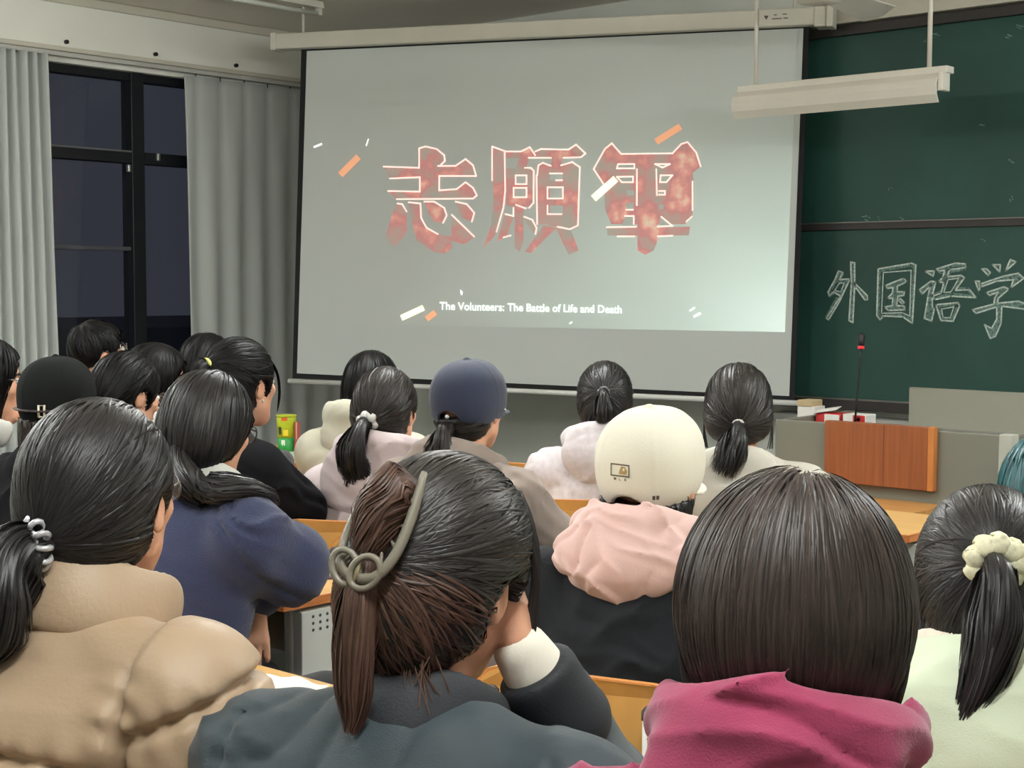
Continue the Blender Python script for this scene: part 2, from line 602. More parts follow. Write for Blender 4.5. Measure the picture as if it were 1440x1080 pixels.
def projected():
    m = bpy.data.materials.new('projected_picture')
    m.use_nodes = True
    nt = m.node_tree
    b = nt.nodes['Principled BSDF']
    b.inputs['Roughness'].default_value = .9
    b.inputs['Base Color'].default_value = rgb(196, 200, 196) + (1,)
    tc = nt.nodes.new('ShaderNodeUVMap')
    sp = nt.nodes.new('ShaderNodeSeparateXYZ')
    nt.links.new(tc.outputs[0], sp.inputs[0])

    def mth(op, a, b_):
        n = nt.nodes.new('ShaderNodeMath')
        n.operation = op
        for i, q in enumerate((a, b_)):
            if isinstance(q, (int, float)):
                n.inputs[i].default_value = q
            else:
                nt.links.new(q, n.inputs[i])
        return n.outputs[0]
    dx = mth('MULTIPLY', mth('SUBTRACT', sp.outputs[0], 1.02), 1.25)
    dy = mth('MULTIPLY', mth('SUBTRACT', sp.outputs[1], 0.0), 1.0)
    rad = mth('SQRT', mth('ADD', mth('MULTIPLY', dx, dx), mth('MULTIPLY', dy, dy)), 0)
    nz = nt.nodes.new('ShaderNodeTexNoise')
    nz.inputs['Scale'].default_value = 2.2
    nt.links.new(tc.outputs[0], nz.inputs['Vector'])
    rad = mth('ADD', rad, mth('MULTIPLY', mth('SUBTRACT', nz.outputs['Fac'], .5), .25))
    cr = nt.nodes.new('ShaderNodeValToRGB')
    els = cr.color_ramp.elements
    els[0].position, els[0].color = 0.0, (.40, .52, .46, 1)
    els[1].position, els[1].color = 1.1, (.0, .0, .0, 1)
    for p_, c_ in ((.3, (.17, .25, .21, 1)), (.62, (.055, .085, .070, 1)), (.9, (.012, .018, .014, 1))):
        e = els.new(p_)
        e.color = c_
    nt.links.new(rad, cr.inputs['Fac'])
    nt.links.new(cr.outputs[0], b.inputs['Emission Color'])
    b.inputs['Emission Strength'].default_value = PROJ
    return m


PROJ = 0.85
quad = [(434, 74), (1122, 42), (1104, 467), (425, 455)]
pic = sheet('projected_picture', quad, projected(), .006, .001, ps)
uvl = pic.data.uv_layers.new(name='UVMap')
quv = {tuple(np.round(scr(x, y, .006), 4)): uv for (x, y), uv in zip(quad, ((0, 1), (1, 1), (1, 0), (0, 0)))}
for l in pic.data.loops:
    co = np.array(pic.data.vertices[l.vertex_index].co)
    best = min(quv.items(), key=lambda kv: np.linalg.norm(np.array(kv[0]) - co))
    uvl.data[l.index].uv = best[1]

M_red = mat('title_red', rgb(176, 120, 116), .9, var=.35, vscale=5, emit=rgb(190, 92, 92), estr=.18)


def title_red():
    m = bpy.data.materials.new('title_red_fill')
    m.use_nodes = True
    nt = m.node_tree
    b = nt.nodes['Principled BSDF']
    b.inputs['Roughness'].default_value = .9
    tc = nt.nodes.new('ShaderNodeTexCoord')
    nz = nt.nodes.new('ShaderNodeTexNoise')
    nz.inputs['Scale'].default_value = 7.5
    nz.inputs['Detail'].default_value = 3
    nt.links.new(tc.outputs['Object'], nz.inputs['Vector'])
    cr = nt.nodes.new('ShaderNodeValToRGB')
    els = cr.color_ramp.elements
    els[0].position, els[0].color = .34, rgb(186, 180, 170) + (1,)
    els[1].position, els[1].color = .72, rgb(255, 222, 200) + (1,)
    for p_, c_ in ((.44, rgb(202, 172, 164)), (.54, rgb(218, 152, 150)), (.63, rgb(238, 170, 160))):
        els.new(p_).color = c_ + (1,)
    nt.links.new(nz.outputs['Fac'], cr.inputs['Fac'])
    nt.links.new(cr.outputs[0], b.inputs['Base Color'])
    nt.links.new(cr.outputs[0], b.inputs['Emission Color'])
    b.inputs['Emission Strength'].default_value = .10
    return m


M_redf = title_red()
M_line = mat('title_highlight', rgb(255, 232, 224), .9, var=.05, emit=rgb(255, 215, 205), estr=.55)
M_hole = mat('title_gap', rgb(194, 200, 194), .9, var=.02, emit=rgb(150, 178, 165), estr=.06)
M_sub = mat('subtitle_white', rgb(250, 252, 248), .9, var=.0, emit=rgb(240, 250, 244), estr=.7)
M_spark = mat('spark_orange', rgb(246, 190, 150), .9, var=.08, emit=rgb(240, 150, 110), estr=.35)
M_spark2 = mat('spark_white', rgb(255, 246, 215), .9, var=.02, emit=rgb(255, 240, 200), estr=.8)
box4 = lambda a, b, c, d: [(a, b), (c, b), (c, d), (a, d)]
ZHI_F = [[(400, 160), (450, 150), (540, 170), (600, 220), (605, 265), (560, 310), (560, 510), (405, 510)],
         [(115, 310), (400, 320), (545, 305), (690, 305), (770, 250), (830, 300), (855, 385), (560, 385), (405, 395), (165, 405)],
         [(150, 505), (405, 510), (700, 490), (770, 435), (830, 480), (860, 540), (830, 565), (220, 570)],
         [(225, 605), (265, 610), (300, 670), (300, 830), (220, 940), (165, 940), (135, 860), (180, 700)],
         [(315, 595), (410, 605), (415, 720), (460, 800), (550, 850), (650, 870), (660, 960), (600, 1005), (520, 990), (380, 900), (350, 780)],
         [(440, 590), (520, 590), (600, 640), (620, 700), (590, 760), (520, 750), (480, 690)],
         [(690, 590), (780, 610), (840, 680), (820, 750), (740, 720)], [(660, 695), (750, 790), (840, 870), (760, 930), (650, 900), (660, 800)]]
ZHI_L = [[(115, 310), (400, 320), (400, 165), (450, 150), (540, 170), (600, 220), (605, 265), (570, 300)],
         [(550, 305), (690, 305), (770, 250), (830, 300), (855, 385), (560, 385), (560, 500), (700, 490), (770, 435), (830, 480), (860, 540), (830, 565), (220, 570)],
         [(165, 405), (405, 395), (405, 510), (150, 505)], [(225, 605), (265, 610), (300, 670)], [(315, 595), (410, 605), (415, 720), (460, 800), (550, 850)],
         [(440, 590), (520, 590), (600, 640), (620, 700), (590, 760)], [(690, 590), (780, 610), (840, 680), (820, 750)], [(660, 695), (840, 870)]]
YUAN_F = [[(130, 150), (230, 190), (235, 500), (220, 640), (150, 860), (60, 960), (120, 780), (140, 600)],
          [(130, 150), (240, 190), (360, 190), (430, 155), (475, 220), (430, 245), (230, 240)],
          [(345, 240), (425, 240), (400, 325), (320, 325)],
          box4(240, 325, 312, 625), box4(405, 335, 460, 620), box4(300, 325, 420, 380), box4(300, 450, 420, 480), box4(300, 555, 440, 628),
          [(310, 620), (380, 620), (380, 900), (350, 990), (310, 960)], [(230, 690), (300, 700), (250, 860), (170, 910)],
          [(380, 705), (460, 740), (485, 800), (470, 850), (400, 760)],
          [(475, 190), (520, 170), (740, 175), (800, 135), (875, 205), (840, 235), (470, 240)], [(610, 240), (690, 240), (680, 300), (600, 300)],
          [(490, 290), (530, 280), (590, 300), (590, 770), (490, 770)], [(695, 300), (770, 275), (830, 310), (820, 790), (740, 810), (695, 790)],
          box4(580, 300, 700, 365), box4(580, 420, 700, 475), box4(580, 565, 700, 620), box4(580, 690, 700, 785),
          [(540, 780), (640, 800), (440, 1000), (390, 990)], [(640, 800), (760, 820), (820, 980), (740, 1015)]]
YUAN_L = [[(130, 420), (130, 150), (240, 190), (360, 190), (430, 155), (475, 220)], [(475, 190), (520, 170), (740, 175), (800, 135), (875, 205), (840, 235), (700, 240)],
          [(420, 240), (600, 240)], [(390, 320), (440, 320), (462, 345), (460, 600), (425, 640)], box4(318, 380, 405, 450) + [(318, 380)],
          box4(302, 480, 405, 555) + [(302, 480)], [(320, 615), (400, 645)], [(230, 200), (235, 500), (220, 640), (165, 830)],
          [(235, 690), (300, 705), (300, 640)], [(385, 710), (450, 735), (485, 800), (475, 850)], [(220, 875), (280, 860)],
          [(490, 380), (500, 300), (535, 280), (600, 305)], [(680, 300), (770, 275), (830, 315), (815, 780), (750, 810), (650, 790)], [(485, 380), (490, 770)],
          [(590, 365), (690, 365)], [(640, 420), (690, 420)], box4(572, 475, 695, 565) + [(572, 475)], [(572, 620), (572, 690), (685, 690)]]
JUN_F = [[(60, 330), (150, 170), (205, 125), (280, 210), (690, 205), (760, 130), (810, 115), (880, 200), (915, 310), (850, 360), (860, 430), (850, 690), (790, 770),
          (200, 770), (150, 650), (140, 440)], [(410, 760), (570, 760), (570, 900), (540, 980), (470, 1015), (410, 980)],
         [(165, 795), (830, 790), (820, 860), (170, 860)]]
JUN_H = [[(255, 290), (385, 290), (385, 325), (245, 325)], [(245, 392), (375, 390), (375, 435), (285, 435)], box4(325, 500, 385, 540), box4(320, 600, 378, 655),
         [(320, 705), (380, 705), (380, 780), (280, 780)], [(550, 290), (670, 290), (610, 318)], [(595, 380), (690, 380), (640, 435), (590, 435)],
         box4(580, 505, 630, 535), box4(580, 612, 620, 650), [(590, 705), (680, 775), (585, 780)]]
JUN_L = [[(140, 450), (60, 330), (150, 170), (205, 125), (280, 210), (690, 205), (760, 130), (810, 115), (880, 200), (915, 310)],
         JUN_H[0] + JUN_H[0][:1], JUN_H[1] + JUN_H[1][:1], [(320, 655), (375, 655)], [(310, 705), (380, 705), (380, 770)], [(165, 795), (400, 792)],
         [(250, 868), (385, 868)], [(570, 868), (690, 862)], [(570, 790), (690, 785), (600, 710)], [(850, 430), (850, 660)], [(845, 710), (800, 750)],
         JUN_H[5] + JUN_H[5][:1], JUN_H[6] + JUN_H[6][:1], box4(580, 505, 630, 535), [(560, 330), (565, 540)], [(405, 330), (405, 620)]]
for (F, L, H, ox, sc_) in ((ZHI_F, ZHI_L, [], 520, 5.682), (YUAN_F, YUAN_L, [], 670, 5.682), (JUN_F, JUN_L, JUN_H, 825, 5.686)):
    cc = lambda p: (ox + p[0] / sc_, 180 + p[1] / sc_)
    f_, l_, h_ = MB(), MB(), MB()
    for k, s in enumerate(F):
        fill(f_, [cc(p) for p in s], lambda a, b: scr(a, b, .0075 + .00002 * k))
    under(f_.build('title_character', M_redf), ps)
    for s in L:
        l_ = MB()
        ribbon(l_, [cc(p) for p in s], 2.1, lambda a, b: scr(a, b, .0092))
        under(l_.build('title_outline', M_line), ps)
    for s in H:
        h_ = MB()
        fill(h_, [cc(p) for p in s], lambda a, b: scr(a, b, .0084))
        under(h_.build('title_gap', M_hole), ps)
for (pts, wd_, m_) in (([(482, 244), (503, 223)], 9, M_spark), ([(926, 198), (955, 180)], 9, M_spark), ([(568, 446), (594, 434)], 8, M_spark2),
                       ([(603, 447), (611, 441)], 8, M_spark), ([(838, 277), (864, 254)], 10, M_spark2), ([(443, 207), (453, 203)], 2.5, M_sub),
                       ([(516, 205), (519, 196)], 1.5, M_sub), ([(971, 437), (977, 433)], 2, M_sub), ([(977, 445), (985, 441)], 3, M_sub), ([(802, 455), (805, 453)], 2, M_sub)):
    s_ = MB()
    ribbon(s_, pts, wd_, lambda a, b: scr(a, b, .0095))
    under(s_.build('projected_spark', m_), ps)
s_ = MB()
fill(s_, [(648, 407), (652.5, 411.5), (650.5, 412), (651.5, 414.5), (649.5, 415), (648.5, 412.5)], lambda a, b: scr(a, b, .0095))
under(s_.build('mouse_pointer', M_sub), ps)


def text_mesh(s, size, offset=0.0):
    cu = bpy.data.curves.new('txt', 'FONT')
    cu.body = s
    cu.size = size
    cu.offset = offset
    cu.resolution_u = 3
    o = bpy.data.objects.new('txt', cu)
    COL.objects.link(o)
    dg = bpy.context.evaluated_depsgraph_get()
    me = bpy.data.meshes.new_from_object(o.evaluated_get(dg))
    vs = np.array([v.co[:] for v in me.vertices])
    fs = [tuple(p.vertices) for p in me.polygons]
    bpy.data.objects.remove(o)
    bpy.data.meshes.remove(me)
    return vs, fs


vs, fs = text_mesh('The Volunteers: The Battle of Life and Death', 1.0, .012)
vs[:, 0] -= vs[:, 0].min()
vs[:, 0] /= vs[:, 0].max()
yy0 = np.percentile(vs[:, 1], 8)
P3 = [scr(619 + 256 * a, 435.5 + 5 * a - b * 15.5, .0096) for a, b, _ in vs]
under(mk('subtitle', P3, fs, M_sub), ps)

# ------------------------------------------------------------------ lights
M_lampw = mat('lamp_enamel', rgb(214, 210, 198), .45, var=.02)
M_tube_off = mat('tube_off', rgb(222, 224, 216), .3, var=.02)
M_tube_on = mat('tube_on', rgb(250, 250, 245), .3, emit=(.96, 1.0, .985), estr=160.0)


def tube_fixture(label, x, y, z, along_y, on, group=None):
    o = empty('ceiling_light', (x, y, z), math.pi / 2 if along_y else 0)
    tag(o, label, 'light', group)
    MB().prism([(-.028, .0), (.028, .0), (.02, .04), (-.02, .04)], -.62, .62, 'yz').build('batten', M_lampw, o, bevel=.004)
    for s in (-1, 1):
        rbox('tube_holder', (s * .6 - .012, -.018, -.04), (s * .6 + .012, .018, .002), M_lampw, o, .003)
    MB().tube([(-.59, 0, -.03), (.59, 0, -.03)], .014, 12).build('tube', M_tube_on if on else M_tube_off, o, True)
    if on:
        for s in (-.45, .45):
            MB().tube([(s, 0, .04), (s, 0, ZC - z)], .007, 8).build('hanging_rod', M_lampw, o, True)
        ld = bpy.data.lights.new('tube_light', 'AREA')
        ld.shape = 'RECTANGLE'
        ld.size, ld.size_y = 1.15, .05
        ld.energy = TUBE_WATTS
        ld.color = (.96, 1.0, .985)
        lo = bpy.data.objects.new('tube_light', ld)
        COL.objects.link(lo)
        lo.parent = o
        lo.location = (0, 0, -.052)
    return o


pe = at_z(452, 14, ZC - .05)
tube_fixture('unlit white tube light on the ceiling near the corner by the curtains', pe[0], pe[1] - .62, ZC - .045, True, False)
for (lx, ly) in ((-5.9, 2.0), (-3.2, .6), (-.5, .6), (-5.9, -.6), (-.5, 3.3), (-3.2, 3.4), (-.6, 5.4)):  # out of view; the forward fixtures are added to brighten front wall and ceiling
    tube_fixture('unseen lit white tube light hung on rods from the ceiling', lx, ly, 2.52, True, True, 'lit ceiling tube lights')

# reflector lamp hung on two rods before the blackboard
YL_ = 6.0
pa, pb = at_y(1037, 150, YL_), at_y(1335, 112, YL_)
zl = (pa[2] + pb[2]) / 2
bl_ = empty('board_lamp', ((pa[0] + pb[0]) / 2, YL_, zl))
tag(bl_, 'white reflector lamp hung on two rods in front of the blackboard', 'light')
Lh = (pb[0] - pa[0]) / 2
prof = [(.01, .05), (-.022, .046), (-.045, .022), (-.052, -.010), (-.046, -.045), (-.026, -.078), (-.020, -.076), (-.040, -.043), (-.045, -.010), (-.038, .018), (-.018, .038), (.01, .042)]
MB().prism(prof, -Lh, Lh - .035, 'yz').build('reflector', M_lampw, bl_)
rbox('lamp_body', (-Lh + .01, -.022, .045), (Lh, .045, .075), M_lampw, bl_, .004)
MB().tube([(-Lh + .03, .035, -.006), (Lh - .03, .035, -.006)], .014, 12).build('tube', M_tube_off, bl_, True)
rbox('tube_holder', (Lh - .035, -.04, -.03), (Lh - .01, .03, .05), M_lampw, bl_, .004)
for px in (1062, 1306):
    p = at_y(px, 60, YL_)
    MB().tube([(p[0] - bl_.location.x, .01, .07), (p[0] - bl_.location.x, .01, ZC - zl)], .0105, 10).build('rod', M_lampw, bl_, True)

# ceiling fan
fp = at_d(1152, -14, 6.1)
fan = empty('ceiling_fan', tuple(fp))
tag(fan, 'white ceiling fan with flat blades above the projection screen case', 'fan')
MB().lathe([(.03, -.055), (.085, -.05), (.10, -.02), (.10, .02), (.07, .05), (.02, .07)], n=28).build('motor', M_lampw, fan, True)
MB().lathe([(.12, -.012), (.125, 0), (.12, .008)], n=28).build('hub_ring', M_lampw, fan, True)
MB().tube([(0, 0, .06), (0, 0, ZC - fp[2])], .012, 10).build('down_rod', M_lampw, fan, True)
for a in (95, 215, 335):
    c, s = math.cos(R_(a)), math.sin(R_(a))
    vs = []
    for (u_, v_) in ((.09, -.03), (.20, -.055), (.62, -.075), (.66, 0), (.62, .07), (.20, .05), (.09, .03)):
        for dz in (0, .006):
            vs.append((u_ * c - v_ * s, u_ * s + v_ * c, -.01 - .35 * v_ + dz))
    n7 = 7
    fs = [tuple(range(0, 14, 2)), tuple(range(1, 14, 2))[::-1]] + [(2 * i, 2 * i + 1, (2 * i + 3) % 14, (2 * i + 2) % 14) for i in range(n7)]
    MB().add(vs, fs).build('blade', M_lampw, fan)

# ------------------------------------------------------------------ lectern
M_lect = mat('lectern_metal', rgb(122, 121, 109), .5, var=.02, spec=.4)
M_lwood = mat('lectern_wood', rgb(146, 82, 44), .45, var=.16, vscale=5, stretch=(14, 14, .7), detail=8)
M_ledge = mat('lectern_edge', rgb(196, 122, 62), .45, var=.1)
M_ltop = mat('light_wood', rgb(190, 138, 78), .45, var=.1, vscale=4, stretch=(1, 10, 10))
YLc = 5.25
lx0, lx1 = at_y(1090, 600, YLc)[0], at_y(1424, 610, YLc)[0]
wx0, wx1 = at_y(1166, 600, YLc)[0], at_y(1315, 600, YLc)[0]
zl1 = at_y(1100, 590, YLc)[2]
zw0 = at_y(1311, 691, YLc - .03)[2]
lec = empty('lectern', ((lx0 + lx1) / 2, YLc + .3, 0))
tag(lec, 'grey metal teaching lectern with an orange wood front panel and raised lid', 'lectern')


def lp(name, lo, hi, m, b=.006):
    return under(rbox(name, lo, hi, m, None, b), lec)


zD = zl1 - .075
lp('body', (lx0 + .004, YLc + .004, .0), (lx1 - .004, YLc + .62, zD), M_lect, .008)
lp('front_wall', (lx0, YLc, .05), (lx1, YLc + .025, zl1), M_lect, .005)
for xs in (lx0, lx1 - .022):
    lp('side_wall', (xs, YLc + .02, .05), (xs + .022, YLc + .62, zl1 - .002), M_lect, .004)
lp('front_panel', (wx0, YLc - .035, zw0), (wx1 - .012, YLc, zl1 + .012), M_lwood, .002)
lp('panel_edge', (wx1 - .012, YLc - .036, zw0 - .001), (wx1 + .012, YLc, zl1 + .014), M_ledge, .003)
lp('panel_joint', ((wx0 + wx1) / 2 + .03, YLc - .0358, zw0), ((wx0 + wx1) / 2 + .033, YLc - .034, zl1 + .012), mat('joint_dark', rgb(120, 62, 30), .6), 0)
lp('corner_post', (lx1 - .05, YLc - .006, .0), (lx1 + .004, YLc + .05, zl1 + .003), mat('post_pale', rgb(176, 176, 164), .5), .004)
zs = zw0 - .05
lp('front_shelf', (wx0 - .35, YLc - .30, zs - .035), (wx1 + .05, YLc + .0, zs), M_ltop, .004)
lp('shelf_edge', (wx0 - .35, YLc - .312, zs - .036), (wx1 + .05, YLc - .30, zs - .002), M_ledge, .003)
lp('front_plinth', (wx0 - .3, YLc - .2, 0), (wx1 - .02, YLc, zs - .035), mat('plinth_dark', rgb(70, 66, 62), .7), .004)
# raised lid, tilted back
lidx0, lidx1 = at_y(1268, 560, YLc + .30)[0], at_y(1440, 580, YLc + .30)[0] + .10
zlt = at_y(1262, 544, YLc + .34)[2]
v0 = [(lidx0 + .05, YLc + .26, zl1 - .02), (lidx1, YLc + .26, zl1 - .02), (lidx1 - .02, YLc + .36, zlt), (lidx0, YLc + .36, zlt)]
vs = v0 + [(x, y + .022, z) for x, y, z in v0]
under(MB().add(vs, [(0, 1, 2, 3), (7, 6, 5, 4), (0, 4, 5, 1), (1, 5, 6, 2), (2, 6, 7, 3), (3, 7, 4, 0)]).build('lid', M_lect, bevel=.004), lec)
under(MB().tube([v0[2], v0[1]], .010, 8).build('lid_edge', mat('post_pale', rgb(176, 176, 164), .5)), lec)

# gooseneck microphone on the lectern
mp = at_y(1202, 590, YLc + .2)
mic = empty('microphone', (mp[0], mp[1], zD))
tag(mic, 'black gooseneck microphone with a red ring standing on the lectern', 'microphone')
mtop = at_y(1211, 478, YLc + .2)
dz = mtop[2] - zD
dx = mtop[0] - mp[0]
M_mic = mat('mic_black', rgb(24, 24, 26), .5)
MB().lathe([(.05, 0), (.05, .02), (.02, .03)], n=16).build('base', M_mic, mic, True)
MB().tube([(0, 0, .02), (dx * .3, 0, dz * .4), (dx * .8, 0, dz * .8), (dx, 0, dz - .03)], .0045, 8).build('gooseneck', M_mic, mic, True)
MB().lathe([(.010, -.03), (.014, -.01), (.015, .012), (.010, .024), (.004, .028)], (dx, 0, dz), 14).build('capsule', M_mic, mic, True)
MB().lathe([(.0125, -.036), (.0135, -.034), (.0135, -.026), (.0125, -.024)], (dx, 0, dz), 14).build('ring',
    mat('mic_red', rgb(200, 40, 50), .4, emit=rgb(220, 50, 60), estr=.3), mic, True)

# boxes lying on the lectern
M_card = mat('carton', rgb(186, 166, 128), .8)
M_wht = mat('paper_white', rgb(226, 224, 218), .7)
M_redp = mat('pack_red', rgb(190, 44, 44), .5)
YB_ = YLc + .22


def pack(label, px0, px1, py0, parts, dy=.06, dep=.09, name='tissue_pack', cat='pack', rz=0):
    a, b = at_y(px0, 590, YB_ + dy), at_y(px1, 590, YB_ + dy)
    h = max(.02, at_y(px0, py0, YB_ + dy)[2] - zD)
    o = empty(name, ((a[0] + b[0]) / 2, YB_ + dy, zD), rz)
    tag(o, label, cat)
    hw = (b[0] - a[0]) / 2
    for (nm, f0, f1, g0, g1, m) in parts:
        rbox(nm, (-hw + 2 * hw * f0, (.0 if nm == 'box' else -.003), h * g0), (-hw + 2 * hw * f1, dep, h * g1), m, o, .003)
    return o


pack('open brown carton with white front standing on the lectern beside the tissue packs', 1121, 1145, 562,
     [('box', 0, 1, 0, .80, M_wht), ('carton_flap', .0, .85, .79, 1.0, M_card)], .1, name='carton', cat='carton')
pack('red and white tissue pack lying under a loose sheet beside the carton', 1147, 1182, 580, [('box', 0, 1, 0, 1, M_redp), ('white_label', .35, .95, .55, .95, M_wht)], .04)
pack('white tissue pack with a red end lying beside the microphone on the lectern', 1185, 1217, 582, [('box', 0, 1, 0, 1, M_wht), ('red_end', .45, .98, .5, .98, M_redp),
     ('white_mark', .6, .8, .7, .9, M_wht)], .0)
sp_ = at_y(1160, 574, YB_ + .05)
sh = rbox('loose_sheet', (-.05, -.04, 0), (.05, .04, .004), M_wht, None, .001)
sh.location = (sp_[0], YB_ + .07, at_y(1165, 577, YB_ + .07)[2])
sh.rotation_euler = (0.1, -.18, .2)
tag(sh, 'small loose white sheet lying tilted on the red tissue pack', 'paper')

# ------------------------------------------------------------------ desks and chairs
M_ply = mat('desk_laminate', rgb(206, 164, 104), .42, var=.06, vscale=3, stretch=(1.2, 9, 9), detail=8, spec=.4)
M_plye = mat('desk_edge', rgb(196, 120, 64), .5, var=.14, vscale=8, stretch=(1, 1, 14))
M_steel = mat('desk_steel', rgb(206, 208, 202), .45, var=.02, spec=.5)
M_hole2 = mat('perforation', rgb(60, 64, 66), .7)
M_capb = mat('plastic_cap', rgb(44, 40, 38), .55)
M_cply = mat('chair_ply', rgb(208, 160, 92), .4, var=.07, vscale=3.5, stretch=(7, 7, .8), detail=8)
M_cedge = mat('chair_ply_edge', rgb(204, 138, 78), .5, var=.1)


def make_desk(Lw):
    o = empty('school_desk')
    rbox('desk_top', (-Lw, 0, .728), (0, .40, .75), M_ply, o, .002)
    mb = MB()
    mb.box((-Lw - .002, -.004, .726), (.004, .002, .7485)).box((-.001, -.004, .726), (.004, .404, .7485)).box((-Lw - .004, -.004, .726), (-Lw + .001, .404, .7485))
    mb.build('edge_band', M_plye, o, bevel=.001)
    for x in (-.03, -Lw + .06):
        rbox('side_panel', (x - .03, .05, .20), (x, .36, .726), M_steel, o, .006)
        rbox('foot', (x - .035, -.02, .0), (x + .005, .42, .05), M_steel, o, .01)
        rbox('leg', (x - .03, .15, .05), (x, .27, .2), M_steel, o, .004)
    rbox('book_box', (-Lw + .08, .06, .60), (-.06, .36, .612), M_steel, o, .002)
    rbox('modesty_panel', (-Lw + .08, .355, .42), (-.06, .367, .726), M_steel, o, .002)
    pf = MB()
    for i in range(12):
        for j in range(3):
            pf.tube([(.0002, .09 + i * .022, .668 + j * .016), (.0012, .09 + i * .022, .668 + j * .016)], .0042, 6)
    pf.build('perforation', M_hole2, o)['kind'] = 'stuff'
    rbox('side_plate', (-.03, .055, .40), (.0008, .35, .715), M_steel, o, .002)
    return o


def make_chair():
    o = empty('school_chair')
    # plywood backrest with rounded top corners, gently curved
    W, z0, z1, rc = .205, .56, .845, .075
    outline = []
    for a in range(0, 91, 15):
        outline.append((W - rc + rc * math.cos(R_(a)), z1 - rc + rc * math.sin(R_(a))))
    for a in range(90, 181, 15):
        outline.append((-W + rc + rc * math.cos(R_(a)), z1 - rc + rc * math.sin(R_(a))))
    outline += [(-W + .01, z0 + .02), (-W + .03, z0), (W - .03, z0), (W - .01, z0 + .02)]
    cv = lambda x: -.225 - .03 * (1 - (x / W) ** 2)
    n = len(outline)
    vs = [(x, cv(x), z) for x, z in outline] + [(x, cv(x) + .012, z) for x, z in outline] + [(x * .965, cv(x) - .0004, z0 + (z - z0) * .975 + .004) for x, z in outline]
    fs = [tuple(range(2 * n, 3 * n)), tuple(range(n, 2 * n))[::-1]]
    ed = [(i, n + i, n + (i + 1) % n, (i + 1) % n) for i in range(n)] + [(2 * n + i, i, (i + 1) % n, 2 * n + (i + 1) % n) for i in range(n)]
    b = mk('backrest', vs, fs + ed, M_cply, o)
    b.data.materials.append(M_cedge)
    for p in b.data.polygons:
        if p.index >= 2:
            p.material_index = 1
    so = [(-.19, -.19), (.19, -.19), (.2, .0), (.19, .17), (.15, .20), (-.15, .20), (-.19, .17), (-.2, .0)]
    MB().prism(so, .435, .449, 'xy').build('seat', M_cply, o, bevel=.004)
    for s in (-1, 1):
        MB().tube([(s * .14, -.272, .30), (s * .14, -.274, .55), (s * .14, -.275, .80)], .019, 14, flat=.62).build('post', M_steel, o, True)
        MB().tube([(s * .14, -.275, .80), (s * .14, -.275, .812), (s * .14, -.275, .818)], [.0205, .0205, .013], 14, flat=.66).build('post_cap', M_capb, o, True)
        MB().tube([(s * .14, -.286, .765), (s * .14, -.2895, .765)], .0045, 8).build('screw', M_capb, o)
        MB().tube([(s * .14, -.27, .32), (s * .16, -.10, .42), (s * .17, .12, .425), (s * .175, .17, .38), (s * .18, .17, .03)], .013, 10).build('leg', M_steel, o, True)
        MB().tube([(s * .14, -.27, .34), (s * .17, -.26, .03)], .013, 10).build('leg', M_steel, o, True)
        MB().tube([(s * .18, .17, .0), (s * .18, .17, .035)], .016, 10).build('foot_cap', M_capb, o)
        MB().tube([(s * .17, -.26, .0), (s * .17, -.26, .035)], .016, 10).build('foot_cap', M_capb, o)
    MB().tube([(-.16, .12, .42), (.16, .12, .42)], .01, 8).build('stretcher', M_steel, o, True)
    return o


CHAIR = [None]


def put_chair(x, y, rz, label, group=None):
    if CHAIR[0] is None:
        CHAIR[0] = make_chair()
        c = CHAIR[0]
    else:
        c = copy_tree(CHAIR[0])
    c.location = (x, y, 0)
    c.rotation_euler.z = rz
    if 'group' in c:
        del c['group']
    tag(c, label, 'chair', group)
    return c


DESK = {}


def put_desk(xr, y, Lw, label, group=None):
    if Lw not in DESK:
        DESK[Lw] = make_desk(Lw)
        d = DESK[Lw]
    else:
        d = copy_tree(DESK[Lw])
    d.location = (xr, y, 0)
    if 'group' in d:
        del d['group']
    tag(d, label, 'desk', group)
    return d


dA = at_z(398, 846, .75)
put_desk(dA[0], dA[1], 1.25, 'wooden topped desk with perforated white end panel and a purple band on it')
put_desk(dA[0] - 1.3, dA[1], 1.25, 'wooden topped desk before the person in the black buckled cap')
put_desk(-.55, dA[1], 1.25, 'wooden topped desk in front of the person in the cream cap')
put_desk(at_y(782, 780, 3.12)[0], 3.12, 1.25, 'wooden topped desk in front of the two hooded students in mauve and taupe')
put_desk(at_y(782, 780, 3.12)[0] - 1.3, 3.12, 1.25, 'wooden topped desk before the student with the yellow hair tie')
put_desk(-.35, 3.12, 1.25, 'wooden topped desk before the teal haired person')
dC = at_z(425, 652, .75)
put_desk(dC[0] + .62, dC[1], 1.25, 'wooden topped desk with a green snack tub in the front row')
dD = at_z(1277, 752, .75)
put_desk(dD[0], dD[1], 1.25, 'wooden topped desk with its end showing in front of the lectern')
put_desk(-1.78, 1.40, 1.25, 'wooden topped desk with white sheets before the brown puffer jacket')
put_desk(-.48, 1.40, 1.25, 'wooden topped desk before the maroon hoodie and the claw clip wearer')

# empty chair in the front row beside the lilac hoodie
ec = at_z(738, 654, .84)
put_chair(ec[0] - .04, ec[1] + .24, R_(8), 'empty plywood chair between the taupe and the lilac hoodies')

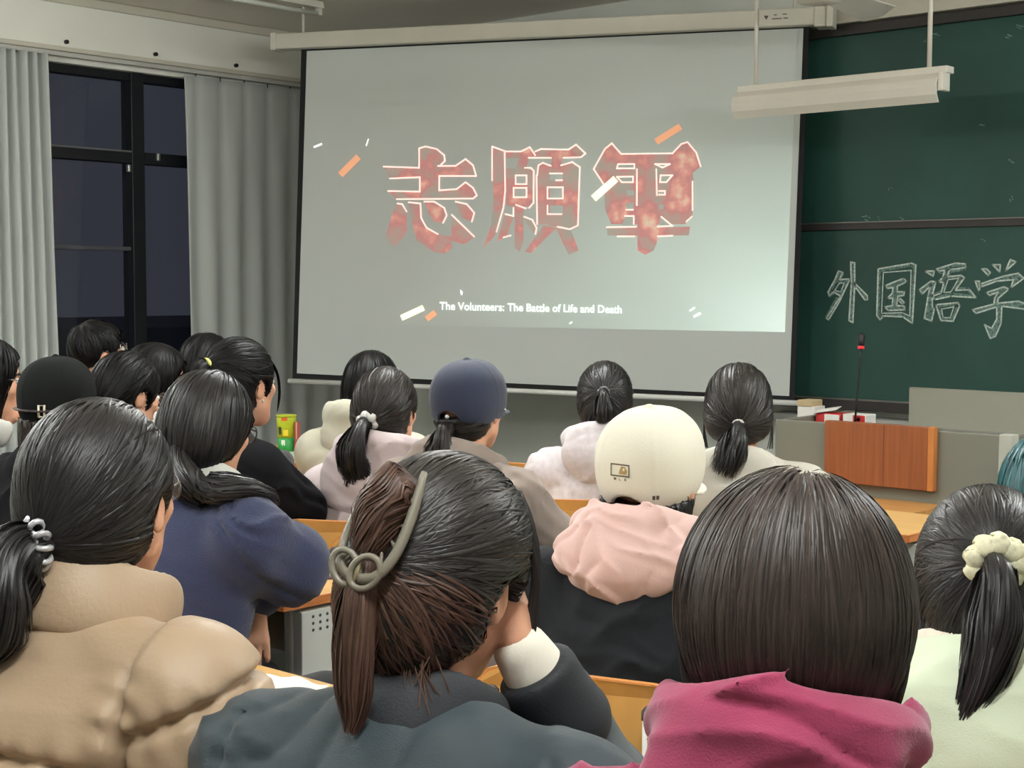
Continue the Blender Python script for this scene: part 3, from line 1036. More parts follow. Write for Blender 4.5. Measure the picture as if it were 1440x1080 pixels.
# things on the desks
M_purp = mat('purple_band', rgb(104, 84, 104), .8, var=.1)
pp = at_z(450, 812, .75)
hb = empty('hair_band', (pp[0], pp[1], .75), .4)
tag(hb, 'purple stretchy hair band with beads lying on the desk', 'hair band')
loop = [(.040 * math.cos(t) * (1 if math.cos(t) > 0 else 1.5), .024 * math.sin(t), .010 + .006 * math.sin(2 * t)) for t in np.linspace(0, 2 * math.pi, 26)]
MB().tube(loop, .0065, 8, cap=False).build('loop', M_purp, hb, True)
for k in range(5):
    t = 1.7 + k * .22
    MB().lathe([(.002, -.007), (.0085, -.004), (.0085, .004), (.002, .007)], (.05 * math.cos(t), .024 * math.sin(t), .014), 10).build('bead', mat('bead_pale', rgb(150, 128, 110), .4), hb, True)

# snack tub in the front row
tp = at_z(403, 634, .75)
tub = empty('snack_tub', (tp[0], tp[1], .75))
tag(tub, 'green and yellow snack tub with orange lid mark on the front desk', 'tub')
r0, r1, ht = .036, .043, .150
M_yg = mat('tub_yellowgreen', rgb(176, 190, 40), .45, var=.2, vscale=30)
M_gr = mat('tub_green', rgb(40, 150, 70), .45, var=.3, vscale=40)
M_org = mat('tub_orange', rgb(206, 96, 40), .45)
MB().lathe([(r0, 0), (r0 + .002, .002), (r0 + (r1 - r0) * .4, ht * .4)], n=24).build('lower_wrap', M_gr, tub, True)
MB().lathe([(r0 + (r1 - r0) * .4, ht * .4), (r1, ht * .96), (r1 - .002, ht)], n=24).build('upper_wrap', M_yg, tub, True)
MB().lathe([(r1 * .98, ht), (r1 * 1.04, ht + .003), (r1 * 1.04, ht + .008), (r1 * .9, ht + .009)], n=24).build('lid', M_yg, tub, True)


def tub_patch(name, a0, a1, z0, z1, m):
    vs, fs = [], []
    for i in range(7):
        a = R_(a0 + (a1 - a0) * i / 6)
        for z in (z0, z1):
            r = r0 + (r1 - r0) * z / ht + .0008
            vs.append((r * math.cos(a), r * math.sin(a), z))
    for i in range(6):
        fs.append((2 * i, 2 * i + 2, 2 * i + 3, 2 * i + 1))
    mk(name, vs, fs, m, tub, True)


tub_patch('orange_mark', -70, -35, ht * .9, ht * .999, M_org)
tub_patch('white_patch', -75, -50, ht * .1, ht * .34, M_wht)
tub_patch('dark_print', -95, -72, ht * .5, ht * .72, mat('tub_dark', rgb(40, 60, 30), .5))
tub_patch('yellow_print', -62, -30, ht * .46, ht * .64, mat('tub_yellow', rgb(226, 206, 60), .5))
sn = empty('snack_stick', (tp[0] + .058, tp[1] + .012, .75))
tag(sn, 'thin red and white snack pack standing beside the green tub', 'snack')
rbox('wrapper', (-.013, -.009, .0), (.013, .009, .13), mat('wrap_brown', rgb(160, 84, 70), .5), sn, .004)
rbox('white_strip', (.002, -.0098, .055), (.008, .006, .128), mat('wrap_pink', rgb(222, 176, 170), .5), sn, .001)
rbox('red_strip', (-.012, -.0098, .0), (.012, .006, .035), M_redp, sn, .001)
bk = rbox('booklet', (-.09, -.06, 0), (.09, .06, .012), mat('booklet_green', rgb(186, 206, 186), .6), None, .002)
bp_ = at_z(414, 640, .75)
bk.location = (bp_[0], bp_[1] - .05, .7505)
bk.rotation_euler.z = .15
tag(bk, 'thin pale green booklet lying before the snack tub', 'booklet')
# red label card and black lidded cup near the empty chair
rc_ = at_z(765, 664, .72)
rc_ = at_z(764, 697, .75)
cu_ = empty('paper_cup', (rc_[0], rc_[1], .7501))
tag(cu_, 'beige paper cup with black lid on the desk by the lilac hoodie', 'cup')
MB().lathe([(.028, 0), (.036, .085)], n=20).build('cup_wall', mat('cup_beige', rgb(196, 178, 140), .6), cu_, True)
MB().lathe([(.037, .083), (.038, .094), (.030, .097)], n=20).build('cup_lid', M_capb, cu_, True)
fd = at_z(766, 706, .75)
put_desk(fd[0] + .45, fd[1], .9, 'short wooden topped desk behind the empty chair under the screen')
rd = rbox('red_box', (-.035, -.02, 0), (.035, .02, .03), mat('dark_red', rgb(130, 36, 40), .5), None, .002)
rp = at_z(771, 676, .75)
rd.location = (rp[0], rp[1], .7502)
tag(rd, 'small dark red box lying on the desk behind the beige cup', 'box')

# white sheets on the near desk
sp2 = empty('paper_stack', tuple(at_z(342, 980, .752)))
sp2.location.z = .7502
tag(sp2, 'crumpled white paper sheets on the desk beside the brown puffer jacket', 'paper')
nu = 16
for lay in range(3):
    vs, fs = [], []
    for i in range(nu + 1):
        for j in range(nu + 1):
            u_, v_ = i / nu - .5, j / nu - .5
            vs.append((u_ * .21 + .01 * lay, v_ * .15 + .006 * lay, .003 + .006 * lay + .010 * math.exp(-((u_ - .1) / .3) ** 2) * (1 + .3 * math.sin(7 * v_ + lay)) + .003 * math.sin(18 * u_ + 9 * v_)))
    for i in range(nu):
        for j in range(nu):
            a = i * (nu + 1) + j
            fs.append((a, a + 1, a + nu + 2, a + nu + 1))
    o = mk('sheet', vs, fs, M_wht, sp2, True)
    o.rotation_euler.z = .12 * lay

# ------------------------------------------------------------------ implicit-surface modelling for people
F32 = np.float32


def ell(P, c, r):
    q = P - np.array(c, F32)
    r = np.array(r, F32)
    k0 = np.sqrt(((q / r) ** 2).sum(1)) + 1e-6
    k1 = np.sqrt(((q / (r * r)) ** 2).sum(1)) + 1e-6
    return k0 * (k0 - 1) / k1


def rc(P, a, b, ra, rb):
    a = np.array(a, F32)
    ab = np.array(b, F32) - a
    q = P - a
    t = np.clip((q @ ab) / (ab @ ab + 1e-9), 0, 1)
    d = q - t[:, None] * ab
    return np.sqrt((d * d).sum(1)) - (ra + (rb - ra) * t)


def chain(P, pts, rs, k=.01):
    d = None
    for i in range(len(pts) - 1):
        e = rc(P, pts[i], pts[i + 1], rs[i], rs[i + 1])
        d = e if d is None else smin(d, e, k)
    return d


def torus(P, c, rx, ry, rt, tilt=0.0, flat=1.0):
    """ring around z (tilted about x), elliptical"""
    q = P - np.array(c, F32)
    if tilt:
        cs, sn = math.cos(tilt), math.sin(tilt)
        y = q[:, 1] * cs + q[:, 2] * sn
        z = -q[:, 1] * sn + q[:, 2] * cs
    else:
        y, z = q[:, 1], q[:, 2]
    k = np.sqrt((q[:, 0] / rx) ** 2 + (y / ry) ** 2) + 1e-6
    d2 = (k - 1) * np.sqrt(q[:, 0] ** 2 + y ** 2) / k
    return np.sqrt(d2 ** 2 + (z * flat) ** 2) - rt


def smin(a, b, k):
    h = np.maximum(k - np.abs(a - b), 0) / k
    return np.minimum(a, b) - h * h * k * .25


def smax(a, b, k):
    return -smin(-a, -b, k)


class Waves:
    """cheap smooth noise: sum of warped plane waves, about -1..1"""

    def __init__(s, seed, freq, aniso=(1, 1, 1), n=6):
        g = np.random.default_rng(seed)
        k = g.normal(size=(n, 3))
        k /= np.linalg.norm(k, axis=1)[:, None]
        s.k = (k * freq * g.uniform(.7, 1.5, (n, 1)) * np.array(aniso)).astype(F32)
        s.p = g.uniform(0, 6.28, n).astype(F32)

    def __call__(s, P):
        w = np.sin(P @ s.k[0] * .5 + 1.3)
        o = 0
        for i in range(len(s.k)):
            o = o + np.sin(P @ s.k[i] + s.p[i] + w)
        return o / (len(s.k) ** .5 * 1.1)


class Folds:
    """cloth creases: warped rounded ridges with sharp valleys, coming and going over the cloth, about -1..1"""

    def __init__(s, seed, freq, hood=False):
        g = np.random.default_rng(seed + 1000)
        sg = 1 if g.uniform() < .5 else -1
        d = [(.75 * sg, .4, .75), (-.8 * sg, .3, .55), (.25, .6, 1.0)] if not hood else [(.45 * sg, .3, 1.0), (-.35 * sg, .5, .9), (.1, .6, 1.1)]
        s.k = [np.array(v, F32) / np.linalg.norm(v) * freq * f for v, f in zip(d, (.75, 1.0, 1.55))]
        s.ph = g.uniform(0, 6.28, 3)
        s.warp = Waves(seed + 7, freq * .3, n=4)
        s.mask = [Waves(seed + 20 + i, freq * .25, n=4) for i in range(3)]

    def __call__(s, P):
        w = s.warp(P) * 2.0
        o = 0
        for i in range(3):
            n = np.sin((P @ s.k[i] + s.ph[i] + w * (1 + .3 * i)) * .5)
            h = 1 - np.sqrt(np.abs(n) + .01) * 1.45
            h = -h if i == 1 else h + .35
            o = o + h * np.clip(s.mask[i](P) * 1.1 + .35, 0, 1) * (1.0, .8, .45)[i]
        return o


def surface(fn, lo, hi, h, margin=.022):
    """mesh of fn=0 by surface nets, worked only near the surface"""
    lo = np.array(lo, float)
    hi = np.array(hi, float)
    B = 8
    nb = np.ceil((hi - lo) / (h * B)).astype(int) + 1
    g = [np.arange(n) for n in nb]
    I, Jx, K = np.meshgrid(*g, indexing='ij')
    bi = np.stack([I.ravel(), Jx.ravel(), K.ravel()], 1)
    cen = (lo + (bi * B + (B - 1) / 2) * h).astype(F32)
    dc = fn(cen).astype(F32)
    act = np.abs(dc) < (B * h * .5 * 1.74 * 1.15 + margin)
    V = np.repeat(np.repeat(np.repeat(dc.reshape(nb), B, 0), B, 1), B, 2)
    V6 = V.reshape(nb[0], B, nb[1], B, nb[2], B)
    off = np.stack(np.meshgrid(*[np.arange(B)] * 3, indexing='ij'), -1).reshape(-1, 3)
    ab = bi[act]
    for s in range(0, len(ab), 512):
        q = ab[s:s + 512]
        pts = (lo + ((q[:, None, :] * B) + off[None]) * h).reshape(-1, 3).astype(F32)
        V6[q[:, 0], :, q[:, 1], :, q[:, 2], :] = fn(pts).reshape(-1, B, B, B)
    V = V6.reshape(nb * B)
    S = V < 0
    c = np.zeros(tuple(np.array(S.shape) - 1), np.uint8)
    for dx in (0, 1):
        for dy in (0, 1):
            for dz in (0, 1):
                c += S[dx:S.shape[0] - 1 + dx, dy:S.shape[1] - 1 + dy, dz:S.shape[2] - 1 + dz]
    cells = np.argwhere((c > 0) & (c < 8))
    vid = np.full(c.shape, -1, np.int32)
    vid[cells[:, 0], cells[:, 1], cells[:, 2]] = np.arange(len(cells))
    cor = np.array([(x, y, z) for x in (0, 1) for y in (0, 1) for z in (0, 1)])
    cv = np.stack([V[cells[:, 0] + a, cells[:, 1] + b, cells[:, 2] + d] for a, b, d in cor], 1)
    acc = np.zeros((len(cells), 3))
    cnt = np.zeros(len(cells))
    for i in range(8):
        for j in range(i + 1, 8):
            if np.abs(cor[i] - cor[j]).sum() == 1:
                m = (cv[:, i] < 0) != (cv[:, j] < 0)
                t = cv[:, i] / (cv[:, i] - cv[:, j] + 1e-12)
                p = cor[i] + t[:, None] * (cor[j] - cor[i])
                acc[m] += p[m]
                cnt[m] += 1
    verts = lo + (cells + acc / np.maximum(cnt, 1)[:, None]) * h
    quads = []
    for ax in range(3):
        a, b = [(1, 2), (2, 0), (0, 1)][ax]
        sl0 = [slice(None)] * 3
        sl1 = [slice(None)] * 3
        sl0[ax] = slice(0, -1)
        sl1[ax] = slice(1, None)
        s0, s1 = S[tuple(sl0)], S[tuple(sl1)]
        e = np.argwhere(s0 != s1)
        e = e[(e[:, a] > 0) & (e[:, b] > 0) & (e[:, a] < S.shape[a] - 1) & (e[:, b] < S.shape[b] - 1)]
        flip = s0[e[:, 0], e[:, 1], e[:, 2]]
        ids = []
        for (da, db) in ((-1, -1), (0, -1), (0, 0), (-1, 0)):
            q = e.copy()
            q[:, a] += da
            q[:, b] += db
            ids.append(vid[q[:, 0], q[:, 1], q[:, 2]])
        q = np.stack(ids, 1)
        q[~flip] = q[~flip][:, ::-1]
        quads.append(q)
    quads = np.concatenate(quads)
    quads = quads[(quads >= 0).all(1)]
    return verts, quads


def mesh_np(name, verts, quads, m, parent=None, smooth=True):
    me = bpy.data.meshes.new(name)
    n, k = quads.shape
    me.vertices.add(len(verts))
    me.vertices.foreach_set('co', np.ascontiguousarray(verts, F32).ravel())
    me.loops.add(n * k)
    me.loops.foreach_set('vertex_index', np.ascontiguousarray(quads, np.int32).ravel())
    me.polygons.add(n)
    me.polygons.foreach_set('loop_start', np.arange(n, dtype=np.int32) * k)
    me.polygons.foreach_set('use_smooth', np.full(n, smooth))
    me.update()
    me.validate()
    o = bpy.data.objects.new(name, me)
    COL.objects.link(o)
    me.materials.append(m)
    if parent:
        o.parent = parent
    return o


def sdf_obj(name, fn, lo, hi, h, m, parent, margin=.022):
    v, q = surface(fn, lo, hi, h, margin)
    return mesh_np(name, v, q, m, parent), v


def grad(fn, P, e=.0015):
    d0 = fn(P)
    g = np.empty((len(P), 3), F32)
    for i in range(3):
        Q = P.copy()
        Q[:, i] += e
        g[:, i] = (fn(Q) - d0) / e
    g /= np.linalg.norm(g, axis=1)[:, None] + 1e-6
    return d0, g


def ribbons(name, C, N, W, m, parent):
    """C,N: strands x steps x 3 (centres, normals), W: strands x steps widths -> flat locks of hair as one mesh"""
    n, k, _ = C.shape
    T = np.gradient(C, axis=1)
    Sd = np.cross(T, N)
    Sd /= np.linalg.norm(Sd, axis=2)[..., None] + 1e-7
    A = C + Sd * W[..., None] * .5
    Bq = C - Sd * W[..., None] * .5
    idx = (np.arange(n)[:, None] * k + np.arange(k - 1)[None]).ravel()
    if np.median(W) < .0024:      # near hair: locks with a raised middle
        mid = C + N * W[..., None] * .16
        V = np.stack([A, mid, Bq], 2).reshape(-1, 3)
        base = idx * 3
        Q = np.concatenate([np.stack([base, base + 1, base + 4, base + 3], 1), np.stack([base + 1, base + 2, base + 5, base + 4], 1)])
    else:
        V = np.stack([A, Bq], 2).reshape(-1, 3)
        base = idx * 2
        Q = np.stack([base, base + 1, base + 3, base + 2], 1)
    o = mesh_np(name, V, Q, m, parent)
    o['kind'] = 'stuff'
    return o


def strands(fn, roots, flow, steps, step, lift, width, seed, stop=None, jit=.12):
    """grow strands over the surface fn=0 along a flow field"""
    g = np.random.default_rng(seed)
    n = len(roots)
    P = roots.astype(F32).copy()
    lf = (g.uniform(.2, 1, n) * lift).astype(F32)
    bias = g.normal(size=(n, 3)).astype(F32) * jit
    st = (step * g.uniform(.55, 1.1, n)).astype(F32)
    Cs, Ns = [], []
    live = np.ones(n, F32)
    for s in range(steps):
        d, nr = grad(fn, P)
        P = P - nr * (d - lf)[:, None]
        Cs.append(P.copy())
        Ns.append(nr)
        v = flow(P) + bias
        v = v - nr * (v * nr).sum(1)[:, None]
        v /= np.linalg.norm(v, axis=1)[:, None] + 1e-6
        if stop is not None:
            live = np.where(stop(P), 0, live).astype(F32)
        P = P + v * (st * live)[:, None]
    C = np.stack(Cs, 1)
    Nn = np.stack(Ns, 1)
    tilt = g.normal(size=(n, 1, 3)).astype(F32) * .22
    Nn = Nn + tilt
    Nn /= np.linalg.norm(Nn, axis=2)[..., None]
    t = np.linspace(0, 1, steps)
    prof = np.clip(np.minimum((t + .06) * 7, (1.03 - t) * 5), .05, 1)
    W = width * g.uniform(.5, 1.3, (n, 1)) * prof[None]
    return C, Nn, W


def tail(pts, rad, n, steps, width, seed, fringe=.25, curl=.0):
    """strands bundled round a centre line (ponytail)"""
    g = np.random.default_rng(seed)
    pts = np.array(pts, float)
    L = np.linspace(0, 1, len(pts))
    T = np.linspace(0, 1, 60)
    cl = np.stack([np.interp(T, L, pts[:, i]) for i in range(3)], 1)
    for _ in range(6):
        cl[1:-1] = (cl[:-2] + 2 * cl[1:-1] + cl[2:]) / 4
    rr = np.interp(T, np.linspace(0, 1, len(rad)), rad)
    tg = np.gradient(cl, axis=0)
    tg /= np.linalg.norm(tg, axis=1)[:, None]
    up = np.array([1.0, .2, .1])
    a = np.cross(tg, up)
    a /= np.linalg.norm(a, axis=1)[:, None]
    b = np.cross(tg, a)
    th = g.uniform(0, 6.283, n)
    ro = np.sqrt(g.uniform(.15, 1, n))
    end = 1 - fringe * g.uniform(0, 1, n) ** 1.6
    tw = g.normal(0, .35, n)
    C = np.empty((n, steps, 3))
    Nn = np.empty((n, steps, 3))
    for s in range(steps):
        u = s / (steps - 1) * end
        c = np.stack([np.interp(u, T, cl[:, i]) for i in range(3)], 1)
        A = np.stack([np.interp(u, T, a[:, i]) for i in range(3)], 1)
        Bv = np.stack([np.interp(u, T, b[:, i]) for i in range(3)], 1)
        r = np.interp(u, T, rr) * ro * (1 + .18 * np.sin(7 * u + th * 3))
        an = th + tw * u + curl * u
        o = A * np.cos(an)[:, None] + Bv * np.sin(an)[:, None]
        C[:, s] = c + o * r[:, None]
        Nn[:, s] = o
    t = np.linspace(0, 1, steps)
    prof = np.clip((1.05 - t) * 4, .12, 1)
    W = width * g.uniform(.5, 1.3, (n, 1)) * prof[None]
    Nn += g.normal(size=(n, 1, 3)) * .25
    Nn /= np.linalg.norm(Nn, axis=2)[..., None]
    core = lambda P: chain(P, [tuple(cl[i]) for i in range(0, 54, 9)], [rr[i] * .72 for i in range(0, 54, 9)], .01)
    return C.astype(F32), Nn.astype(F32), W.astype(F32), core, cl


# ------------------------------------------------------------------ anatomy
def head_sdf(q):
    """q in head frame: +y face, +z up, origin between the ears"""
    d = ell(q, (0, -.006, .032), (.074, .092, .084))
    d = smin(d, ell(q, (0, .040, -.028), (.058, .050, .082)), .03)
    d = smin(d, rc(q, (0, .045, -.070), (0, .070, -.096), .040, .022), .03)
    d = smin(d, rc(q, (-.046, .012, -.058), (0, .062, -.092), .022, .02), .025)
    d = smin(d, rc(q, (.046, .012, -.058), (0, .062, -.092), .022, .02), .025)
    ax = np.abs(q[:, 0])
    m = np.stack([ax, q[:, 1], q[:, 2]], 1)
    d = smin(d, ell(m, (.040, .066, -.018), (.022, .018, .018)), .02)      # cheekbones
    d = smax(d, -ell(m, (.031, .098, .006), (.017, .016, .012)), .012)     # eye sockets
    d = smin(d, rc(q, (0, .084, .010), (0, .106, -.030), .008, .012), .014)    # nose
    d = smin(d, ell(m, (.010, .096, -.034), (.009, .009, .007)), .008)
    d = smin(d, ell(q, (0, .088, -.060), (.023, .012, .010)), .008)        # lips
    d = smax(d, -ell(q, (0, .102, -.0605), (.022, .012, .0018)), .003)
    e = ell(m, (.079, -.004 - 0.0, -.008), (.009, .019, .031))            # ears
    e = smax(e, -ell(m, (.088, .0, -.006), (.007, .011, .019)), .006)
    return smin(d, e, .010)


def hand_sdf(P, w, fdir, ndir, side, curl=.5, size=1.0):
    """palm and five fingers: w wrist, fdir finger direction, ndir back of the hand, side +1 thumb on fdir x ndir side"""
    f = np.array(fdir, float)
    f /= np.linalg.norm(f)
    n = np.array(ndir, float)
    n -= f * (n @ f)
    n /= np.linalg.norm(n)
    s = np.cross(f, n) * side
    w = np.array(w, float)
    d = rc(P, w, w + f * .03 * size, .024 * size, .026 * size)
    for k, o in enumerate((-.026, -.009, .008, .025)):
        d = smin(d, rc(P, w + f * .02 * size + s * o * .7 * size, w + f * .082 * size + s * o * size, .015 * size, .0115 * size), .012)
    lens = (.058, .076, .082, .073)
    for k, o in enumerate((-.029, -.010, .010, .029)):
        p = w + (f * (.084 - .004 * abs(k - 2)) + s * o) * size
        dr = f + s * (o * 2.5)
        L = lens[k] * size
        ang = 0
        for j, fr in enumerate((.45, .32, .25)):
            ang += curl * (.6 + .35 * j)
            dd = dr * math.cos(ang) - n * math.sin(ang)
            dd /= np.linalg.norm(dd)
            p2 = p + dd * L * fr
            d = smin(d, rc(P, p, p2, (.0092 - .0008 * j) * size, (.0086 - .0008 * j) * size), .003)
            p = p2
    p = w + (f * .028 + s * .026) * size
    for j, (fr, a) in enumerate(((.035, .75), (.03, .45), (.024, .2))):
        dd = f * math.cos(a) + s * math.sin(a) - n * (.25 + .3 * curl)
        dd /= np.linalg.norm(dd)
        p2 = p + dd * fr * size
        d = smin(d, rc(P, p, p2, (.0125 - .0015 * j) * size, (.011 - .0015 * j) * size), .005)
        p = p2
    return d


SKIN = {}


def skin_mat(name, c):
    m = mat('skin_' + name, c, .5, var=.06, vscale=25, spec=.35, bump=.05, bscale=300)
    b = m.node_tree.nodes['Principled BSDF']
    b.inputs['Subsurface Weight'].default_value = .12
    b.inputs['Subsurface Radius'].default_value = (.012, .005, .003)
    return m


M_skin = skin_mat('light', rgb(222, 168, 138))
M_skin2 = skin_mat('tan', rgb(200, 146, 116))


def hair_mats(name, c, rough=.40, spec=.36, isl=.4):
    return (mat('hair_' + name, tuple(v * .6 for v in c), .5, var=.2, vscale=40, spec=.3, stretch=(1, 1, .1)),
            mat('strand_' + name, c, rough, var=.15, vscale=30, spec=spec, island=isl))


H_black = hair_mats('black', rgb(34, 32, 32))
H_black_dim = hair_mats('black_dim', rgb(15, 14, 15), .44, .17)  # darker copy of the black hair; dimmer light at far seats put into colour
H_soft = hair_mats('soft_black', rgb(42, 38, 36))
H_brown = hair_mats('dark_brown', rgb(50, 41, 37), .42, .34)
H_dyed = hair_mats('dyed_brown', rgb(80, 58, 48), .45, .35)
H_teal = hair_mats('teal', rgb(30, 92, 98), .4, .5)


def cloth(name, c, rough=.9, bump=.2, bscale=420, var=.05, sheen=.25, vscale=9, spec=.3):
    return mat('cloth_' + name, c, rough, var=var, vscale=vscale, bump=bump, bscale=bscale, sheen=sheen, spec=spec)


# shared lower body (seated legs) and shoes, built once
LEGS = {}


def legs_for(root, m, key, hz=.53, ky=.40):
    if 'mesh' not in LEGS:
        def lf(P):
            Q = np.stack([np.abs(P[:, 0]), P[:, 1], P[:, 2]], 1)
            d = rc(Q, (.085, -.02, .545), (.115, .40, .535), .092, .068)
            d = smin(d, rc(Q, (.115, .40, .53), (.115, .36, .13), .064, .050), .03)
            d = smin(d, ell(P, (0, -.02, .555), (.165, .125, .095)), .05)
            return smax(d, .10 - P[:, 2], .01)

        def sf(P):
            Q = np.stack([np.abs(P[:, 0]), P[:, 1], P[:, 2]], 1)
            d = rc(Q, (.115, .35, .055), (.125, .47, .042), .044, .040)
            d = smin(d, rc(Q, (.115, .36, .07), (.115, .36, .12), .04, .042), .02)
            return smax(d, .002 - P[:, 2], .008)
        LEGS['mesh'] = surface(lf, (-.26, -.2, .05), (.26, .52, .68), .016)
        LEGS['shoe'] = surface(sf, (-.2, .26, -.02), (.2, .56, .2), .010)
    if key not in LEGS:
        o = mesh_np('trousers', *LEGS['mesh'], m)
        LEGS[key] = o
    else:
        o = LEGS[key].copy()
        COL.objects.link(o)
    o.parent = root
    if 'shoes' not in LEGS:
        s = mesh_np('shoes', *LEGS['shoe'], mat('shoe_dark', rgb(50, 48, 50), .6))
        LEGS['shoes'] = s
    else:
        s = LEGS['shoes'].copy()
        COL.objects.link(s)
    s.parent = root


M_trou = {'dark': cloth('trousers_dark', rgb(30, 32, 38)), 'jeans': cloth('trousers_jeans', rgb(62, 76, 100)), 'grey': cloth('trousers_grey', rgb(84, 84, 86))}


def rotz(a):
    c, s = math.cos(a), math.sin(a)
    return np.array([[c, -s, 0], [s, c, 0], [0, 0, 1.0]])


def rotx(a):
    c, s = math.cos(a), math.sin(a)
    return np.array([[1.0, 0, 0], [0, c, -s], [0, s, c]])


def roty(a):
    c, s = math.cos(a), math.sin(a)
    return np.array([[c, 0, s], [0, 1.0, 0], [-s, 0, c]])


class Person:
    def __init__(s, label, top, d, body=0.0, head=20.0, pitch=0.0, roll=0.0, lean=.10, sw=.165, vox=.007, trousers='dark',
                 chair=None, skin=None, hs=1.0, topz=.135, side=0.0, neck=.142):
        """top: pixel of the crown; d: distance along the view; body/head: degrees turned left of the board direction"""
        s.vox = vox
        s.skin = skin or M_skin
        crown = at_d(top[0], top[1], d)
        s.hs = hs
        hz = crown[2] - topz * hs
        b = R_(body)
        fx = np.array([-math.sin(b), math.cos(b), 0])
        rx = np.array([math.cos(b), math.sin(b), 0])
        loc = np.array([crown[0], crown[1], 0]) - fx * lean - rx * side
        loc[2] = 0
        s.root = empty('person', tuple(loc), b)
        tag(s.root, label, 'person')
        s.H = np.array([side, lean, hz])
        s.M = rotz(R_(head - body)) @ rotx(R_(pitch)) @ roty(R_(roll))
        s.hip = np.array([0, -.02, .50])
        s.N = s.H + np.array([0, -.034, -neck * hs])
        s.N[0] = side * .85
        ax = s.N - s.hip
        s.L = np.linalg.norm(ax)
        ay = math.atan2(ax[1], ax[2])
        s.T = rotx(-ay)          # torso frame: columns
        s.sw = sw
        t = s.T
        s.SL = s.N + t @ np.array([-sw, -.012, -.088])
        s.SR = s.N + t @ np.array([sw, -.012, -.088])
        zt_ = .80
        s.EL = s.SL + np.array([-.05, .12, -.23])
        s.ER = s.SR + np.array([.05, .12, -.23])
        s.EL[2] = max(s.EL[2], .79)
        s.ER[2] = max(s.ER[2], .79)
        s.WL = np.array([-.06, s.EL[1] + .23, .80])
        s.WR = np.array([.06, s.ER[1] + .23, .80])
        s.hands = []
        legs_for(s.root, M_trou[trousers], trousers)
        if chair:
            put_chair(loc[0], loc[1], b, chair)

    def hq(s, P):
        return ((P - s.H.astype(F32)) @ s.M.astype(F32)) / F32(s.hs)

    def hw(s, q):
        return s.H + s.M @ (np.array(q, float) * s.hs)

    def tq(s, P):
        return (P - s.N.astype(F32)) @ s.T.astype(F32)

    def tw(s, q):
        return s.N + s.T @ np.array(q, float)

    def local(s, world):
        """world point into the person's frame"""
        b = s.root.rotation_euler.z
        v = np.array(world, float) - np.array(s.root.location)
        return rotz(-b) @ v

    def body(s, box=None):
        nk0 = s.hw((0, -.018, -.045))

        def fn(P):
            d = head_sdf(s.hq(P)) * F32(s.hs)
            d = smin(d, rc(P, nk0, s.N + np.array([0, -.01, -.02]), .050, .056), .025)
            q = s.tq(P)
            d = smin(d, ell(q, (0, 0, -.17), (.12, .075, .15)), .04)
            for sh, el_, wr in (((s.SL, s.EL, s.WL), (s.SR, s.ER, s.WR)) if s.hands else ()):
                d = smin(d, chain(P, [s.N + np.array([0, -.01, -.09]), sh, el_, wr], [.04, .036, .030, .022], .02), .02)
            for h in s.hands:
                d = smin(d, hand_sdf(P, *h), .008)
            return d
        pts = np.array([s.H + .15, s.H - .15, s.SL, s.SR, s.EL, s.ER, s.WL, s.WR, s.hip] + [np.array(h[0]) + .12 for h in s.hands] + [np.array(h[0]) - .12 for h in s.hands])
        o, _ = sdf_obj('body', fn, pts.min(0) - .07, pts.max(0) + .07, s.vox * (1.0 if s.hands else 1.3), s.skin, s.root)
        # eyes and brows
        for sx in (-1, 1):
            c = s.hw((sx * .031, .0835, .004))
            e = MB()
            e.lathe([(.001, -.012), (.008, -.009), (.012, 0), (.008, .009), (.001, .012)], c, 12).build('eye', mat('eye_white', rgb(225, 222, 216), .2), s.root, True)
            c2 = s.hw((sx * .031, .0925, .004))
            MB().lathe([(.001, -.005), (.0045, -.003), (.0055, 0), (.0045, .003), (.001, .005)], c2, 10).build('iris', mat('eye_dark', rgb(30, 20, 16), .2), s.root, True)
            br = [s.hw((sx * a, y_, .024 + b_)) for a, y_, b_ in ((.014, .091, 0), (.030, .089, .004), (.046, .077, 0))]
            MB().tube(br, [.003, .004, .002], 6).build('eyebrow', H_black[0], s.root, True)
        return o

    def top(s, m, w=1.0, b=1.0, arms=(.066, .056, .046), fold=.004, ffreq=16, seed=1, hem=.50, hole=.062, extra=None, vox=None, collar=None, ribz=0,
            name='top', carve=None, slope=0.0, round_=.0):
        FD = Folds(seed, ffreq * 10)
        L = s.L

        def fn(P):
            q = s.tq(P)
            d = ell(q, (0, -.015, -.20), (.178 * w, .118 * b, .20))
            d = smin(d, ell(q, (0, -.005, -.40), (.165 * w, .125 * b, .20)), .08)
            d = smin(d, ell(P, s.hip + np.array([0, .02, .02]), (.185 * w, .15 * b, .13)), .08)
            d = smin(d, rc(P, s.N + np.array([0, -.025, -.035]), s.SL, .066, .064 + round_), .05)
            d = smin(d, rc(P, s.N + np.array([0, -.025, -.035]), s.SR, .066, .064 + round_), .05)
            for sh, el_, wr in ((s.SL, s.EL, s.WL), (s.SR, s.ER, s.WR)):
                a = smin(rc(P, sh, el_, arms[0], arms[1]), rc(P, el_, wr, arms[1], arms[2]), .025)
                d = smin(d, a, .035)
            if fold:
                d = d - (fold * 2.6 * FD(P)).astype(F32)
            if extra is not None:
                d = extra(P, q, d)
            nk = rc(P, s.N - np.array([0, 0, .06]), s.hw((0, -.01, 0)), hole, hole + .012)
            d = smax(d, -nk, .012)
            if carve is not None:
                d = carve(P, q, d)
            return smax(d, hem - P[:, 2], .01)
        pts = np.array([s.N + .14, s.N - .14, s.SL, s.SR, s.EL, s.ER, s.WL, s.WR, s.hip + .1, s.hip - .1])
        lo, hi = pts.min(0) - .12, pts.max(0) + .10
        lo[2] = max(lo[2], hem - .02)
        lo[0] -= .08
        hi[0] += .08
